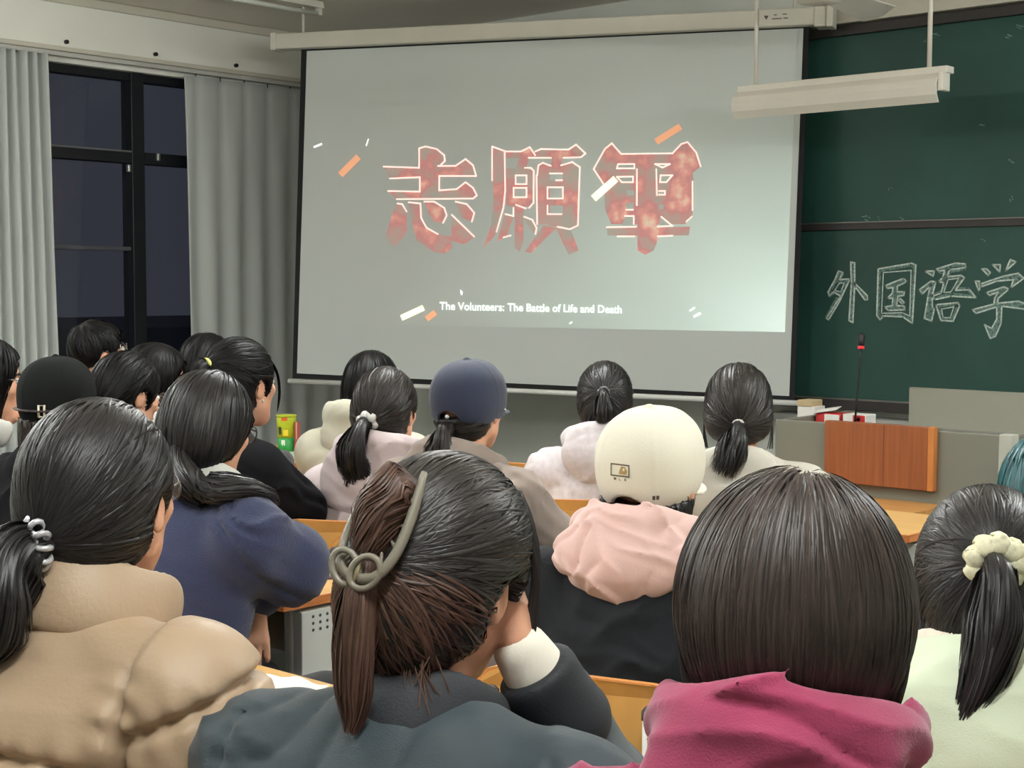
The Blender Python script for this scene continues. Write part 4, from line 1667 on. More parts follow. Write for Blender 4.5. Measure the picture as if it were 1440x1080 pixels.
        o, _ = sdf_obj(name, fn, lo, hi, vox or s.vox, m, s.root, .034)
        s.topfn = fn
        return o

    def hood(s, m, rx=.10, ry=.095, rt=.034, tilt=.35, pouch=(.118, .062, .105), pc=(0, -.125, -.055), drop=.10, seed=3, fold=.006, ff=28, vox=None, c=(0, -.01, .018), name='hood',
             open_=(0, -.045, .045), openr=(.075, .07, .075), tip=True, k=.035, diag=False):
        FD = Folds(seed, ff * 6.5, hood=not diag)
        cz = (c[0], c[1], c[2] - .16 * tilt)

        def fn(P):
            q = s.tq(P)
            d = torus(q, cz, rx, ry, rt, -.6 * tilt, .8)
            p = ell(q, pc, pouch)
            if tip:
                p = smin(p, rc(q, (pc[0], pc[1] + .01, pc[2] - .02), (pc[0], pc[1] + .035, pc[2] - drop), .055, .018), .05)
            d = smin(d, p, k)
            d = d - (fold * 2.2 * FD(P)).astype(F32)
            d = smax(d, -ell(q, (c[0], c[1] + .012, c[2] + .055 - .07 * tilt), (rx + rt - .013, ry + rt - .012, .10)), .008)
            nk = rc(P, s.N - np.array([0, 0, .06]), s.hw((0, -.005, .0)), .058, .072)
            return smax(d, -nk, .01)
        lo = s.N + np.array([-.24, -.30, -.26])
        hi = s.N + np.array([.24, .20, .16])
        o, _ = sdf_obj(name, fn, lo, hi, vox or s.vox, m, s.root)
        s.hoodfn = fn
        return o

    # ---- hair
    def hair(s, mats, fn, flow, n, steps=12, step=.012, lift=.003, width=.0035, seed=1, stop=None, vox=None, box=(.17, .2, .26, .19), jit=.12, roots=None, dn=None):
        """fn, flow, stop are given in the head frame"""
        lo = np.array([-box[0], -box[1], -box[2]])
        hi = np.array([box[0], box[1] * .8, box[3]])
        v, q = surface(fn, lo, hi, (vox or s.vox), .02)
        Mt = s.M.T
        to = lambda X: (X * s.hs) @ Mt + s.H
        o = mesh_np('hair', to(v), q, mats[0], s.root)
        g = np.random.default_rng(seed)
        rt = v if roots is None else v[roots(v)]
        rt = rt[g.integers(0, len(rt), n)] + g.normal(size=(n, 3)) * .003
        C, Nn, W = strands(fn, rt, flow, max(7, round(steps * .66)), step / .66, lift, width, seed, stop, jit)
        C2 = C.reshape(-1, 3) * s.hs @ Mt + s.H
        N2 = Nn.reshape(-1, 3) @ Mt
        ribbons('hair_strands', C2.reshape(C.shape), N2.reshape(C.shape), W * s.hs, mats[1], o)
        s.hair_o = o
        return o

    def more_strands(s, mats, fn, flow, n, roots, steps=12, step=.012, lift=.004, width=.003, seed=1, stop=None, jit=.12, box=(.17, .2, .26, .19), name='hair_strands'):
        v, q = surface(fn, (-box[0], -box[1], -box[2]), (box[0], box[1] * .8, box[3]), .008, .02)
        g = np.random.default_rng(seed)
        v = v[roots(v)]
        rt = v[g.integers(0, len(v), n)] + g.normal(size=(n, 3)) * .004
        C, Nn, W = strands(fn, rt, flow, steps, step, lift, width, seed, stop, jit)
        C2 = C.reshape(-1, 3) * s.hs @ s.M.T + s.H
        N2 = Nn.reshape(-1, 3) @ s.M.T
        return ribbons(name, C2.reshape(C.shape), N2.reshape(C.shape), W * s.hs, mats[1], s.hair_o)

    def ponytail(s, mats, pts, rad, n=700, steps=16, width=.0035, seed=5, fringe=.3, vox=None, curl=0, name='ponytail', drape=True):
        cloths = [f for f in (getattr(s, 'hoodfn', None), getattr(s, 'topfn', None)) if f is not None and drape]

        def push(X, gap):
            X = X.astype(F32)
            for _ in range(3):
                for f in cloths:
                    d, gr = grad(f, X, .003)
                    X = X + gr * np.clip(gap - d, 0, .03)[:, None]
            return X
        pts = np.array(pts, float)
        T_ = np.linspace(0, 1, 14)
        pts = np.stack([np.interp(T_, np.linspace(0, 1, len(pts)), pts[:, i]) for i in range(3)], 1)
        rr_ = np.interp(T_, np.linspace(0, 1, len(rad)), rad)
        if cloths:
            pts[2:] = push(pts[2:], (rr_ * .75)[2:])
            for _ in range(2):
                pts[1:-1] = (pts[:-2] + 2 * pts[1:-1] + pts[2:]) / 4
        C, Nn, W, core, cl = tail(pts, rad, n, steps, width, seed, fringe, curl)
        if cloths:
            C = push(C.reshape(-1, 3), .006).reshape(C.shape)
            C = push(C.reshape(-1, 3), .006).reshape(C.shape)
        lo, hi = cl.min(0) - max(rad) - .03, cl.max(0) + max(rad) + .03
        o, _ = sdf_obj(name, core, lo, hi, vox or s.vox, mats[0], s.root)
        ribbons('ponytail_strands', C, Nn, W, mats[1], o)
        return o

    def wisps(s, mats, paths, width=.0016, name='stray_hair'):
        """single loose strands, head frame polylines"""
        C, Nn, W = [], [], []
        for p in paths:
            p = np.array([s.hw(a) for a in p])
            L = np.linspace(0, 1, len(p))
            T = np.linspace(0, 1, 12)
            c_ = np.stack([np.interp(T, L, p[:, i]) for i in range(3)], 1)
            for _ in range(5):
                c_[1:-1] = (c_[:-2] + 2 * c_[1:-1] + c_[2:]) / 4
            C.append(c_)
            Nn.append(np.tile([0.3, -1.0, .1], (12, 1)))
            W.append(np.full(12, width))
        o = ribbons(name, np.array(C), np.array(Nn), np.array(W), mats[1], s.root)
        return o

    def scrunchie(s, m, c, axis, R, r, waves=6, amp=.3, name='hair_tie', n=40):
        ax = np.array(axis, float)
        ax /= np.linalg.norm(ax)
        a = np.cross(ax, [0.3, .2, 1])
        a /= np.linalg.norm(a)
        b = np.cross(ax, a)
        pts, rr = [], []
        for i in range(n + 1):
            t = 2 * math.pi * i / n
            pts.append(np.array(c) + R * (math.cos(t) * a + math.sin(t) * b) + ax * r * amp * math.sin(waves * t))
            rr.append(r * (1 + amp * math.cos(waves * t)))
        return MB().tube(pts, rr, 10, cap=False).build(name, m, s.root, True)

    def glasses(s, m, gl=True, dy=0.0, wide=.066):
        g = empty('glasses')
        g.parent = s.root
        for sx in (-1, 1):
            rim = [s.hw((sx * (.033 + .025 * math.cos(t)), .108 + dy - .010 * abs(math.cos(t) * (1 if math.cos(t) > 0 else 0)), .002 + .020 * math.sin(t))) for t in np.linspace(0, 6.283, 22)]
            MB().tube(rim, .0016 * s.hs, 6, cap=False).build('rim', m, g, True)
            tm = [s.hw(p) for p in ((sx * .057, .098 + dy, .010), (sx * (wide + .004), .06, .012), (sx * (wide + .014), .01, .014), (sx * (wide + .012), -.012, .004), (sx * (wide + .010), -.022, -.012))]
            MB().tube(tm, .0019 * s.hs, 6).build('temple_arm', m, g, True)
            if gl:
                mk('lens', rim[:-1], [tuple(range(21))], mat('lens_glass', (.8, .85, .85), .05, var=0, alpha=.12), g)
        br = [s.hw(p) for p in ((-.009, .111 + dy, .006), (0, .114 + dy, .009), (.009, .111 + dy, .006))]
        MB().tube(br, .0016 * s.hs, 6).build('bridge', m, g, True)
        return g


# hair shapes in the head frame -------------------------------------------------
def face_cut(q, d, ear=True, low=True, fr=.0, k=.012):
    d = smax(d, -ell(q, (0, .118 + fr, -.040), (.082, .084, .118)), k)
    if ear:
        m = np.stack([np.abs(q[:, 0]), q[:, 1], q[:, 2]], 1)
        d = smax(d, -ell(m, (.088, .012, -.024), (.034, .034, .044)), .01)
    if low:
        d = smax(d, -ell(q, (0, .025, -.135), (.12, .088, .085)), .015)
    return d


def tied(thick=.0, ear=True, back=.0, topz=.0):
    def fn(q):
        d = ell(q, (0, -.010 - back * .5, .028 + topz * .5), (.083 + thick, .103 + thick + back * .5, .099 + thick + topz * .5))
        d = smin(d, ell(q, (0, -.048, -.030), (.064 + thick, .058 + thick, .062)), .05)
        return face_cut(q, d, ear)
    return fn


def flow_to(T):
    T = np.array(T, F32)

    def f(P):
        v = T - P
        return v / (np.linalg.norm(v, axis=1)[:, None] + 1e-6)
    return f


def stop_at(T, r):
    T = np.array(T, F32)
    return lambda P: ((P - T) ** 2).sum(1) < r * r


def flow_down(part=(0, .03, .12), spread=.9, inward=.0):
    pc = np.array(part, F32)

    def f(P):
        v = P - pc
        v = v / (np.linalg.norm(v, axis=1)[:, None] + 1e-6)
        k = np.clip((P[:, 2:3] - .02) / .10, 0, 1) * spread
        dn_ = np.tile(np.array([[0, 0, -1.0]], F32), (len(P), 1))
        o = v * k + dn_ * (1.1 - k * .5)
        if inward:
            lowf = np.clip((-P[:, 2:3] - .06) / .08, 0, 1)
            o[:, :2] -= P[:, :2] * lowf * inward * 10
        return o
    return f


def sell(P, c, r, e=2.35):
    q = np.abs((P - np.array(c, F32)) / np.array(r, F32)) + 1e-6
    k = (q ** e).sum(1) ** (1 / e)
    return (k - 1) * float(np.mean(r))


def cap_shell(s, m, z0=-.018, th=.0, tilt=.0, hole=True, brim=True, button=True, name='cap', seamm=None, vox=None, big=0.0, brim_to=.165, label=None, hz=(-.02, .018), hw_=.036):
    """baseball cap in head frame"""
    g = s.M
    R = np.array([.090 + big, .110 + big, .098 + big], float)
    C = np.array([0, -.006, .030])

    def fn(q):
        d = sell(q, C, R)
        d = smax(d, -sell(q, C, R - .010), .002)
        # lower rim plane, lower at the back
        d = smax(d, (z0 - q[:, 2]) + tilt * q[:, 1], .003)
        an = np.arctan2(q[:, 1] - C[1], q[:, 0] - C[0])
        # panel seams
        sv = np.abs(((an / (math.pi / 3)) + .5) % 1 - .5) * (math.pi / 3) * np.sqrt(q[:, 0] ** 2 + q[:, 1] ** 2)
        d = d - .0013 * np.exp(-(sv / .0028) ** 2)
        if hole:
            o = rc(q, (0, -.2, hz[0]), (0, -.05, hz[0]), hw_, hw_)
            o = np.maximum(o, -(q[:, 2] - (z0 + .014 + tilt * q[:, 1])))
            d = smax(d, -o, .003)
        if brim:
            yb = q[:, 1] - .055
            zz = q[:, 2] - (z0 + .016) + 2.0 * q[:, 0] ** 2 + .15 * yb
            e = np.sqrt((q[:, 0] / .068) ** 2 + (np.maximum(yb, 0) / (brim_to - .055)) ** 2)
            bd = np.maximum(np.maximum((e - 1) * .07, np.abs(zz) - .0028), -yb)
            d = smin(d, bd, .006)
        if button:
            d = smin(d, ell(q, C + np.array([0, 0, R[2] + .001]), (.010, .010, .006)), .003)
        return d
    v, q = surface(fn, (-.125, -.14, z0 - .05), (.125, brim_to + .03, .16), vox or min(s.vox * .75, .0044), .014)
    to = lambda X: (X * s.hs) @ s.M.T + s.H
    o = mesh_np(name, to(v), q, m, s.root)
    s.capR, s.capC = R, C
    return o


def cap_patch(s, pts2d, m, name, off=.0015, line=None):
    """flat shapes printed on the back of a cap: pts2d = (angle from back in deg, z) polygons"""
    def pl(a, z):
        R, C = s.capR, s.capC
        t = R_(a)
        dr = np.array([math.sin(t) * R[0], -math.cos(t) * R[1], (z - C[2])])
        k_ = 1.0
        for _ in range(4):
            hx = abs(dr[0] * k_ / R[0]) ** 2.35 + abs(dr[1] * k_ / R[1]) ** 2.35
            k_ *= ((1 - abs((z - C[2]) / R[2]) ** 2.35) / hx) ** (1 / 2.35)
        p = C + np.array([dr[0] * k_, dr[1] * k_, z - C[2]])
        n = (p - C) / (R * R)
        n /= np.linalg.norm(n)
        return s.hw(p + n * off)
    mb = MB()
    for poly in pts2d:
        if line:
            ribbon(mb, [(a * 1.0, b * 1000 * .6) for a, b in poly], line, lambda a, b: pl(a, b / 600), True)
        else:
            mb.add([pl(a, b) for a, b in poly], [tuple(range(len(poly)))])
    return mb.build(name, m, s.root)

# ------------------------------------------------------------------ the audience
M_metal = mat('glasses_metal', rgb(120, 116, 112), .3, metal=.8)
M_gblk = mat('glasses_black', rgb(26, 24, 24), .35)
M_white = mat('band_white', rgb(232, 230, 226), .6)
M_silver = mat('coil_silver', rgb(206, 206, 210), .25, metal=.4)
M_pearl = mat('ear_stud', rgb(235, 230, 215), .2)


def dirw(s, v):
    """direction given in picture terms (right, up, away) into the person's frame"""
    w_ = CR * v[0] + CU * v[1] + CF * v[2]
    return rotz(-s.root.rotation_euler.z) @ w_


def L_(s, px, py, d):
    return s.local(at_d(px, py, d))


# 1 ---- brown puffer jacket, low ponytail with silver coil tie
p = Person('person in a brown quilted puffer jacket with a silver coil hair tie', (142, 556), 1.9, body=14, head=26, pitch=2, lean=.16, sw=.185, vox=.0055,
           chair='plywood chair under the person in the brown puffer jacket')
M_puff = mat('cloth_puffer', rgb(172, 148, 122), .46, var=.05, vscale=5, bump=.12, bscale=160, sheen=.1, spec=.35)
p.ER = p.SR + np.array([.10, .05, -.27])
p.WR = np.array([.12, p.ER[1] + .24, .81])
p.EL = p.SL + np.array([-.10, .06, -.27])
p.body()
_W = Waves(12, 55, (1, 1, .5))
_W3 = Waves(15, 14)


def puff(P, q, d):
    # quilted rows across the back, armhole seams, wrinkles running off the seams
    u = (q[:, 2] + .165 + .05 * np.abs(q[:, 0])) / .14
    f = np.abs((u % 1) - .5) * 2
    row = np.exp(-((1 - f) / .10) ** 2)
    near = np.exp(-((1 - f) / .38) ** 2)
    ax_ = np.abs(q[:, 0]) - (p.sw - .022 + .10 * np.clip(-q[:, 2] - .05, 0, .3))
    arm = np.exp(-(ax_ / .007) ** 2) * np.clip((-.02 - q[:, 2]) / .05, 0, 1)
    na = np.exp(-(ax_ / .03) ** 2)
    below = np.clip((-.06 - q[:, 2]) / .05, 0, 1)
    ua = (p.ER - p.SR) / np.linalg.norm(p.ER - p.SR)
    ta = ((P - p.SR.astype(F32)) @ ua.astype(F32)) / .125 + .02
    fa = np.abs((ta % 1) - .5) * 2
    out = np.clip(ax_ / .012, 0, 1)
    rowa = np.exp(-((1 - fa) / .11) ** 2) * out
    neara = np.exp(-((1 - fa) / .45) ** 2) * out
    inn = (1 - out) * below
    d = d - .013 * np.sqrt(np.clip(1 - f ** 4, 0, 1)) * inn - .012 * np.sqrt(np.clip(1 - fa ** 4, 0, 1)) * out + .014 * row * inn + .013 * rowa + .016 * arm
    wv = _W3(P) * 1.6
    ph_ = np.sin(q[:, 0] * 190 + wv * 2.2) * near * inn + np.sin(q[:, 0] * 150 + q[:, 2] * 90 + wv * 2) * neara * .8
    pv_ = np.sin(q[:, 2] * 170 + q[:, 0] * 60 + wv * 2.2) * na * np.clip((-.03 - q[:, 2]) / .05, 0, 1)
    return (d - .0036 * ph_ - .0036 * pv_ - .0022 * _W(P) * np.clip(near + na, 0, 1) - .002 * _W3(P)).astype(F32)


p.top(M_puff, w=1.10, b=1.15, arms=(.088, .078, .062), fold=0, ffreq=12, seed=4, extra=puff, hole=.078, vox=.0062, round_=.015, name='puffer_jacket')
_Wc = Waves(31, 40)


def collar1(P):
    q = p.tq(P)
    d = torus(q, (0, .004, .012), .092, .097, .019, -.25, .34)
    d = d - .004 * _Wc(P).astype(F32)
    return d


sdf_obj('jacket_collar', collar1, p.N + np.array([-.2, -.2, -.12]), p.N + np.array([.2, .22, .14]), .005, M_puff, p.root)
T1 = (-.012, -.122, -.030)
fn1 = tied(.003, back=.012)
p.hair(H_black, fn1, flow_to(T1), 5200, 14, .011, .005, .0030, 11, stop_at(T1, .016), vox=.005, jit=.10)
tb = p.hw(T1)
bk_ = dirw(p, (-.8, -.15, -.6))
dn = np.array([0, 0, -1.0])
sd = dirw(p, (-1, 0, 0))
p.ponytail(H_black, [tb + bk_ * -.01, tb + bk_ * .028 + dn * .006 + sd * .006, tb + bk_ * .05 + dn * .045 + sd * .006, tb + bk_ * .052 + dn * .10 + sd * .01, tb + bk_ * .04 + dn * .150 + sd * .028],
           [.018, .040, .050, .044, .012], 2000, 18, .003, 21, .45, vox=.006)
for k in range(11):
    t = 2 * math.pi * k / 11
    a_ = np.cross(bk_, dn)
    a_ /= np.linalg.norm(a_)
    b_ = np.cross(a_, bk_)
    c_ = tb + bk_ * .006 + (a_ * math.cos(t) + b_ * math.sin(t)) * .024
    t2 = (a_ * -math.sin(t) + b_ * math.cos(t))
    ring = [c_ + (bk_ * math.cos(w_) + (a_ * math.cos(t) + b_ * math.sin(t)) * math.sin(w_)) * .0085 + t2 * .003 * w_ / 3 for w_ in np.linspace(0, 5.9, 12)]
    MB().tube(ring, .0038, 7).build('coil', M_silver, p.root, True)
p.glasses(M_metal)
g = np.random.default_rng(3)
p.wisps(H_black, [[(.07, -.06, -.05), (.06, -.085, -.07 + g.uniform(-.01, .01)), (.02, -.11, -.04)] for _ in range(10)], .0014, 'nape_hair')

# 2 ---- dark slate jacket, claw clip, cheek on hand
p = Person('person in a dark slate jacket with a grey claw clip, cheek on hand', (622, 640), 1.65, body=14, head=8, pitch=-10, roll=6, lean=.17, sw=.19, vox=.005,
           chair='plywood chair under the person with the grey claw clip')
M_slate = mat('cloth_slate', rgb(50, 61, 67), .62, var=.07, vscale=7, bump=.15, bscale=500, sheen=.15, spec=.35)
p.WR = L_(p, 782, 985, 1.70)
p.ER = L_(p, 838, 1120, 1.78)
p.hands = [(L_(p, 722, 896, 1.665), dirw(p, (-.28, .95, .12)), dirw(p, (.75, .15, -.62)), -1, .22, .95)]
p.body()
_s2 = Waves(8, 26, (1, 1, .7))


def yoke(P, q, d):
    sm_ = q[:, 2] + .118 + .06 * q[:, 0] * 0
    d = d + .0045 * np.exp(-(sm_ / .0035) ** 2) - .0022 * np.clip(sm_ / .02, 0, 1)
    ax_ = np.abs(q[:, 0]) - (p.sw + .004)
    d = d + .005 * np.exp(-(ax_ / .005) ** 2) * (q[:, 2] < -.03)
    dd = np.exp(-((np.abs(q[:, 0]) - p.sw - .02) / .05) ** 2)
    return (d - .005 * _s2(P) * dd).astype(F32)


p.top(M_slate, w=1.08, b=1.06, arms=(.076, .062, .044), fold=.0024, ffreq=9, seed=22, extra=yoke, hole=.068, vox=.006, name='jacket', round_=.012)


def coll2(P):
    q = p.tq(P)
    return torus(q, (0, .0, -.008), .080, .085, .012, -.25, .30) - .003 * _Wc(P).astype(F32)


sdf_obj('jacket_collar', coll2, p.N + np.array([-.2, -.2, -.12]), p.N + np.array([.2, .2, .12]), .005, mat('cloth_slate_dark', rgb(34, 37, 42), .7, var=.06, bump=.2, bscale=400), p.root)
wr = L_(p, 752, 942, 1.68)
wd_ = L_(p, 718, 892, 1.665) - wr
wd_ /= np.linalg.norm(wd_)
cw = Waves(5, 60)
sdf_obj('shirt_cuff', lambda P: rc(P, wr - wd_ * .03, wr + wd_ * .030, .036, .031) - .002 * cw(P).astype(F32), wr - .11, wr + .11, .004, cloth('cuff_cream', rgb(232, 226, 210), bump=.1), p.root)
sdf_obj('jacket_cuff', lambda P: smax(rc(P, wr - wd_ * .07, wr - wd_ * .015, .050, .047), ((P - wr.astype(F32)) @ wd_.astype(F32)) - .002, .006) - .002 * cw(P).astype(F32), wr - .16, wr + .12, .0045, MATS['cloth_slate_dark'], p.root)
T2 = (-.004, -.112, .010)
fn2_ = tied(.008, back=.004)


def fn2(q):
    return smin(fn2_(q), smax(ell(q, (-.004, -.060, -.055), (.062, .045, .052)), -ell(q, (0, .03, -.12), (.11, .085, .08)), .01), .03)


p.hair(H_soft, fn2, flow_to(T2), 5600, 14, .011, .005, .0030, 12, stop_at(T2, .02), vox=.005, jit=.12)
# twist held in the clip, tail below it
tw_ = lambda P: rc(P, (0, -.104, .088), (-.004, -.122, .008), .026, .021)
C, Nn, W, core, cl = tail([(.016, -.104, .095), (.004, -.122, .092), (-.004, -.130, .06), (-.006, -.130, .02)], [.010, .028, .026, .018], 900, 14, .003, 33, .05, 2.2)
hm = p.hair_o
o_, _ = sdf_obj('twisted_hair', lambda P: core(p.hq(P)), p.hw((0, -.11, .05)) - .10, p.hw((0, -.11, .05)) + .10, .005, H_dyed[0], p.root)
ribbons('twist_strands', (C.reshape(-1, 3) @ p.M.T + p.H).reshape(C.shape), (Nn.reshape(-1, 3) @ p.M.T).reshape(C.shape), W, H_dyed[1], o_)
tb = p.hw((-.006, -.128, .012))
bk_ = p.M @ np.array([0, -1.0, 0])
p.ponytail(H_dyed, [tb, tb + bk_ * .012 + dn * .04, tb + bk_ * .022 + dn * .09, tb + bk_ * .026 + dn * .14, tb + bk_ * .02 + dn * .185], [.018, .024, .022, .018, .008], 1000, 18, .0026, 23, .4, vox=.005)
# loose dyed lengths at the nape
tb2 = p.hw((.0, -.075, -.05))
p.more_strands(H_dyed, fn2, flow_to(T2), 900, lambda v: (v[:, 2] < .012 - .03 * np.random.default_rng(4).uniform(0, 1, len(v))) & (v[:, 1] < .02) & (np.random.default_rng(5).uniform(-.06, .03, len(v)) > v[:, 2]), 12, .010, .007, .0028, 44, stop_at(T2, .02), .16)
# claw clip: two long curved jaws, hinge ring and spring
M_clip = mat('clip_grey', rgb(120, 114, 100), .42, var=.04, spec=.5)
clip = empty('claw_clip')
clip.parent = p.root
H2 = lambda *a: p.hw(a)
for sx, top in ((-1, .105), (1, .115)):
    jaw = [H2(sx * .004, -.152, -.004), H2(sx * .024, -.150, .000), H2(sx * .036, -.140, .025), H2(sx * .036, -.125, .065), H2(sx * .030, -.110, top)]
    T_ = np.linspace(0, 1, 18)
    jaw = np.array(jaw)
    jj = np.stack([np.interp(T_, np.linspace(0, 1, 5), jaw[:, i]) for i in range(3)], 1)
    for _ in range(3):
        jj[1:-1] = (jj[:-2] + 2 * jj[1:-1] + jj[2:]) / 4
    MB().tube(jj, [.0045] * 14 + [.0044, .004, .0035, .0025], 10, flat=1.3).build('jaw', M_clip, clip, True)
    ring = [H2(sx * (.012 + .026 * (1 - math.cos(t)) * .5 + .012), -.150 - .006 * math.sin(t), .004 + .024 * math.sin(t)) for t in np.linspace(-1.6, 4.6, 20)]
    ring = [H2(sx * (.013 + .016 * math.cos(t)) - .002, -.153 + .004 * math.cos(t) * sx, .004 + .017 * math.sin(t) + .004 * math.cos(t)) for t in np.linspace(0, 6.283, 24)]
    MB().tube(ring, .0036, 9, cap=False).build('finger_loop', M_clip, clip, True)
    for k in range(4):
        f_ = .35 + .18 * k
        b0_ = jj[int(f_ * 17)]
        MB().tube([b0_, b0_ + (p.hw((0, -.12, .05)) - b0_) * .45], [.0028, .0018], 6).build('tooth', M_clip, clip, True)
MB().tube([H2(-.001, -.152, -.010), H2(.001, -.152, .018)], .0032, 9).build('hinge_pin', mat('clip_spring', rgb(196, 184, 150), .3, metal=.6), clip, True)
hp = [H2(.072, -.045, -.012), H2(.080, -.022, .010)]
MB().tube(hp, .0022, 6).build('hair_pin', M_silver, p.root, True)
p.wisps(H_dyed, [[(g.uniform(.0, .06), -.085 + g.uniform(-.01, .02), g.uniform(-.03, .0)), (g.uniform(.02, .07), -.085, -.06), (g.uniform(.02, .085), -.075 + g.uniform(-.02, .02), -.10 - g.uniform(0, .03))] for _ in range(70)], .0016, 'neck_wisps')
p.wisps(H_soft, [[(.05, .03 + g.uniform(-.02, .02), .108), (.078, .045 + g.uniform(-.01, .015), .07), (.090 + g.uniform(-.008, .008), .06, .0), (.086 + g.uniform(-.012, .008), .066, -.05 - g.uniform(0, .04))] for _ in range(70)], .0016, 'side_lock')

# 3 ---- maroon hoodie, loose straight dark brown hair
p = Person('person in a maroon hoodie with straight dark brown hair tucked into the hood', (1119, 661), 1.4, body=24, head=31, pitch=-2, lean=.10, sw=.17, vox=.0055,
           chair='plywood chair under the person in the maroon hoodie')
M_mar = cloth('maroon', rgb(146, 52, 84), var=.06)
p.body()
p.top(M_mar, w=1.0, b=1.0, arms=(.07, .06, .05), fold=.005, ffreq=15, seed=31, vox=.0065, name='hoodie')
p.hood(M_mar, rx=.104, ry=.100, rt=.025, tilt=.22, pouch=(.122, .040, .085), pc=(0, -.100, -.015), drop=.05, seed=32, fold=.005, ff=15, vox=.0045, c=(0, -.016, .078), tip=False, open_=(0, -.03, .075), openr=(.088, .084, .075))
sl = cloth('pale_denim', rgb(176, 190, 200), var=.12, vscale=20)
_ws = Waves(77, 22)
for (sh, el_, wr) in ((p.SL, p.EL, p.WL), (p.SR, p.ER, p.WR)):
    out = np.array([-.012 if sh is p.SL else .012, -.006, .0])
    sdf_obj('denim_sleeve', lambda P: smin(rc(P, sh + out + np.array([0, 0, -.012]), el_ + out, .070, .066), rc(P, el_ + out, wr, .066, .055), .02) - .004 * _ws(P).astype(F32),
            np.minimum(np.minimum(sh, el_), wr) - .1, np.maximum(np.maximum(sh, el_), wr) + .1, .0075, sl, p.root)


def fn3(q):
    d = ell(q, (0, -.014, .008), (.107, .112, .126))
    # parting dip at the crown
    d = d + .005 * np.exp(-((q[:, 0] - .012) / .006) ** 2) * (q[:, 2] > .07) * (q[:, 1] > -.06)
    return smax(d, -ell(q, (0, .135, -.05), (.075, .085, .13)), .012)


p.hair(H_brown, fn3, flow_down((.012, .0, .13), 1.0, .45), 8600, 16, .0135, .006, .0028, 13, vox=.0055, box=(.15, .17, .19, .16), jit=.07)
p.wisps(H_brown, [[(sx * .095, -.03 + g.uniform(-.03, .03), .04), (sx * (.106 + g.uniform(0, .004)), -.03, -.02), (sx * (.088 + g.uniform(-.01, .012)), -.04 + g.uniform(-.02, .02), -.075), (sx * (.06 + g.uniform(-.02, .02)), -.05, -.11 - g.uniform(0, .02))]
                  for sx in (-1, 1) for _ in range(26)], .0013)

# 4 ---- pale green hoodie, floral scrunchie
p = Person('person in a pale green hoodie with a cream floral scrunchie', (1392, 684), 1.98, body=34, head=28, pitch=-2, lean=.12, sw=.18, vox=.0055, neck=.125,
           chair='plywood chair under the person in the pale green hoodie')
M_green = cloth('pale_green', rgb(208, 218, 192), var=.03)
p.body()
p.top(M_green, w=1.12, b=1.1, arms=(.082, .072, .055), fold=.0045, ffreq=9, seed=41, vox=.006, name='hoodie', round_=.01)
p.hood(M_green, rx=.115, ry=.105, rt=.036, tilt=.45, pouch=(.15, .038, .11), pc=(-.01, -.140, -.06), drop=.14, seed=42, fold=.003, ff=12, vox=.0055, c=(0, -.01, .075))
sdf_obj('hood_lining', lambda P: torus(p.tq(P), (0, .0, .03), .100, .09, .02, -.25, .6) - .003 * _Wc(P).astype(F32), p.N + np.array([-.2, -.2, -.12]), p.N + np.array([.2, .2, .14]), .006,
        cloth('lining_cream', rgb(226, 214, 198)), p.root)
T4 = (.0, -.108, .050)
p.hair(H_black, tied(.008), flow_to(T4), 4200, 13, .012, .004, .003, 14, stop_at(T4, .018), vox=.0055, jit=.12)
tb = p.hw(T4)
bk_ = p.M @ np.array([0, -1.0, 0])
sd = dirw(p, (-1, 0, 0))
p.ponytail(H_black, [tb, tb + bk_ * .045 + dn * .012, tb + bk_ * .072 + dn * .07 + sd * .004, tb + bk_ * .086 + dn * .13 + sd * .02, tb + bk_ * .092 + dn * .195 + sd * .05], [.016, .025, .034, .028, .010], 1700, 18, .003, 24, .4, vox=.006, drape=False)
M_scr = mat('scrunchie_floral', rgb(222, 218, 186), .85, var=.3, vscale=70, bump=.3, bscale=120)
p.scrunchie(M_scr, tb + bk_ * .012, bk_ + dn * .25, .024, .0145, 9, .25, 'scrunchie', 72)
p.scrunchie(M_scr, tb + bk_ * .014 + sd * -.044 + dn * -.004, dirw(p, (.9, .1, .2)), .012, .009, 3, .3, 'scrunchie_bow')

# 5 ---- navy sweater, long sleek hair, glasses
p = Person('person in a navy sweater with long sleek hair and glasses', (292, 519), 3.2, body=6, head=4, pitch=-14, lean=.16, sw=.19, vox=.0065, hs=.93,
           chair='plywood chair under the person in the navy sweater')
M_navy = cloth('navy', rgb(50, 56, 86), var=.06, bump=.5, bscale=300)
p.ER = L_(p, 408, 792, 3.15)
p.WR = L_(p, 352, 836, 3.26)
p.EL = p.SL + np.array([-.03, .16, -.2])
p.hands = [(L_(p, 354, 852, 3.22), dirw(p, (.02, -1, .1)), dirw(p, (.3, .1, -.9)), 1, .12, .95)]
p.body()
p.top(M_navy, w=1.16, b=1.1, arms=(.080, .080, .05), fold=.004, ffreq=9, seed=51, vox=.0065, name='sweater', round_=.01, hole=.07)
ws_ = Waves(52, 30)
e_, w__ = p.ER, p.WR
sdf_obj('sleeve_drape', lambda P: rc(P, w__ + np.array([-.02, .02, .07]), w__ + np.array([-.05, .0, -.07]), .045, .05) - .006 * ws_(P).astype(F32), w__ - .18, w__ + .18, .008, M_navy, p.root)


def fn5(q):
    d = ell(q, (0, -.010, .024), (.090, .110, .107))
    d = smin(d, ell(q, (0, -.040, -.045), (.086, .074, .080)), .05)
    return face_cut(q, d, False, True, -.012)


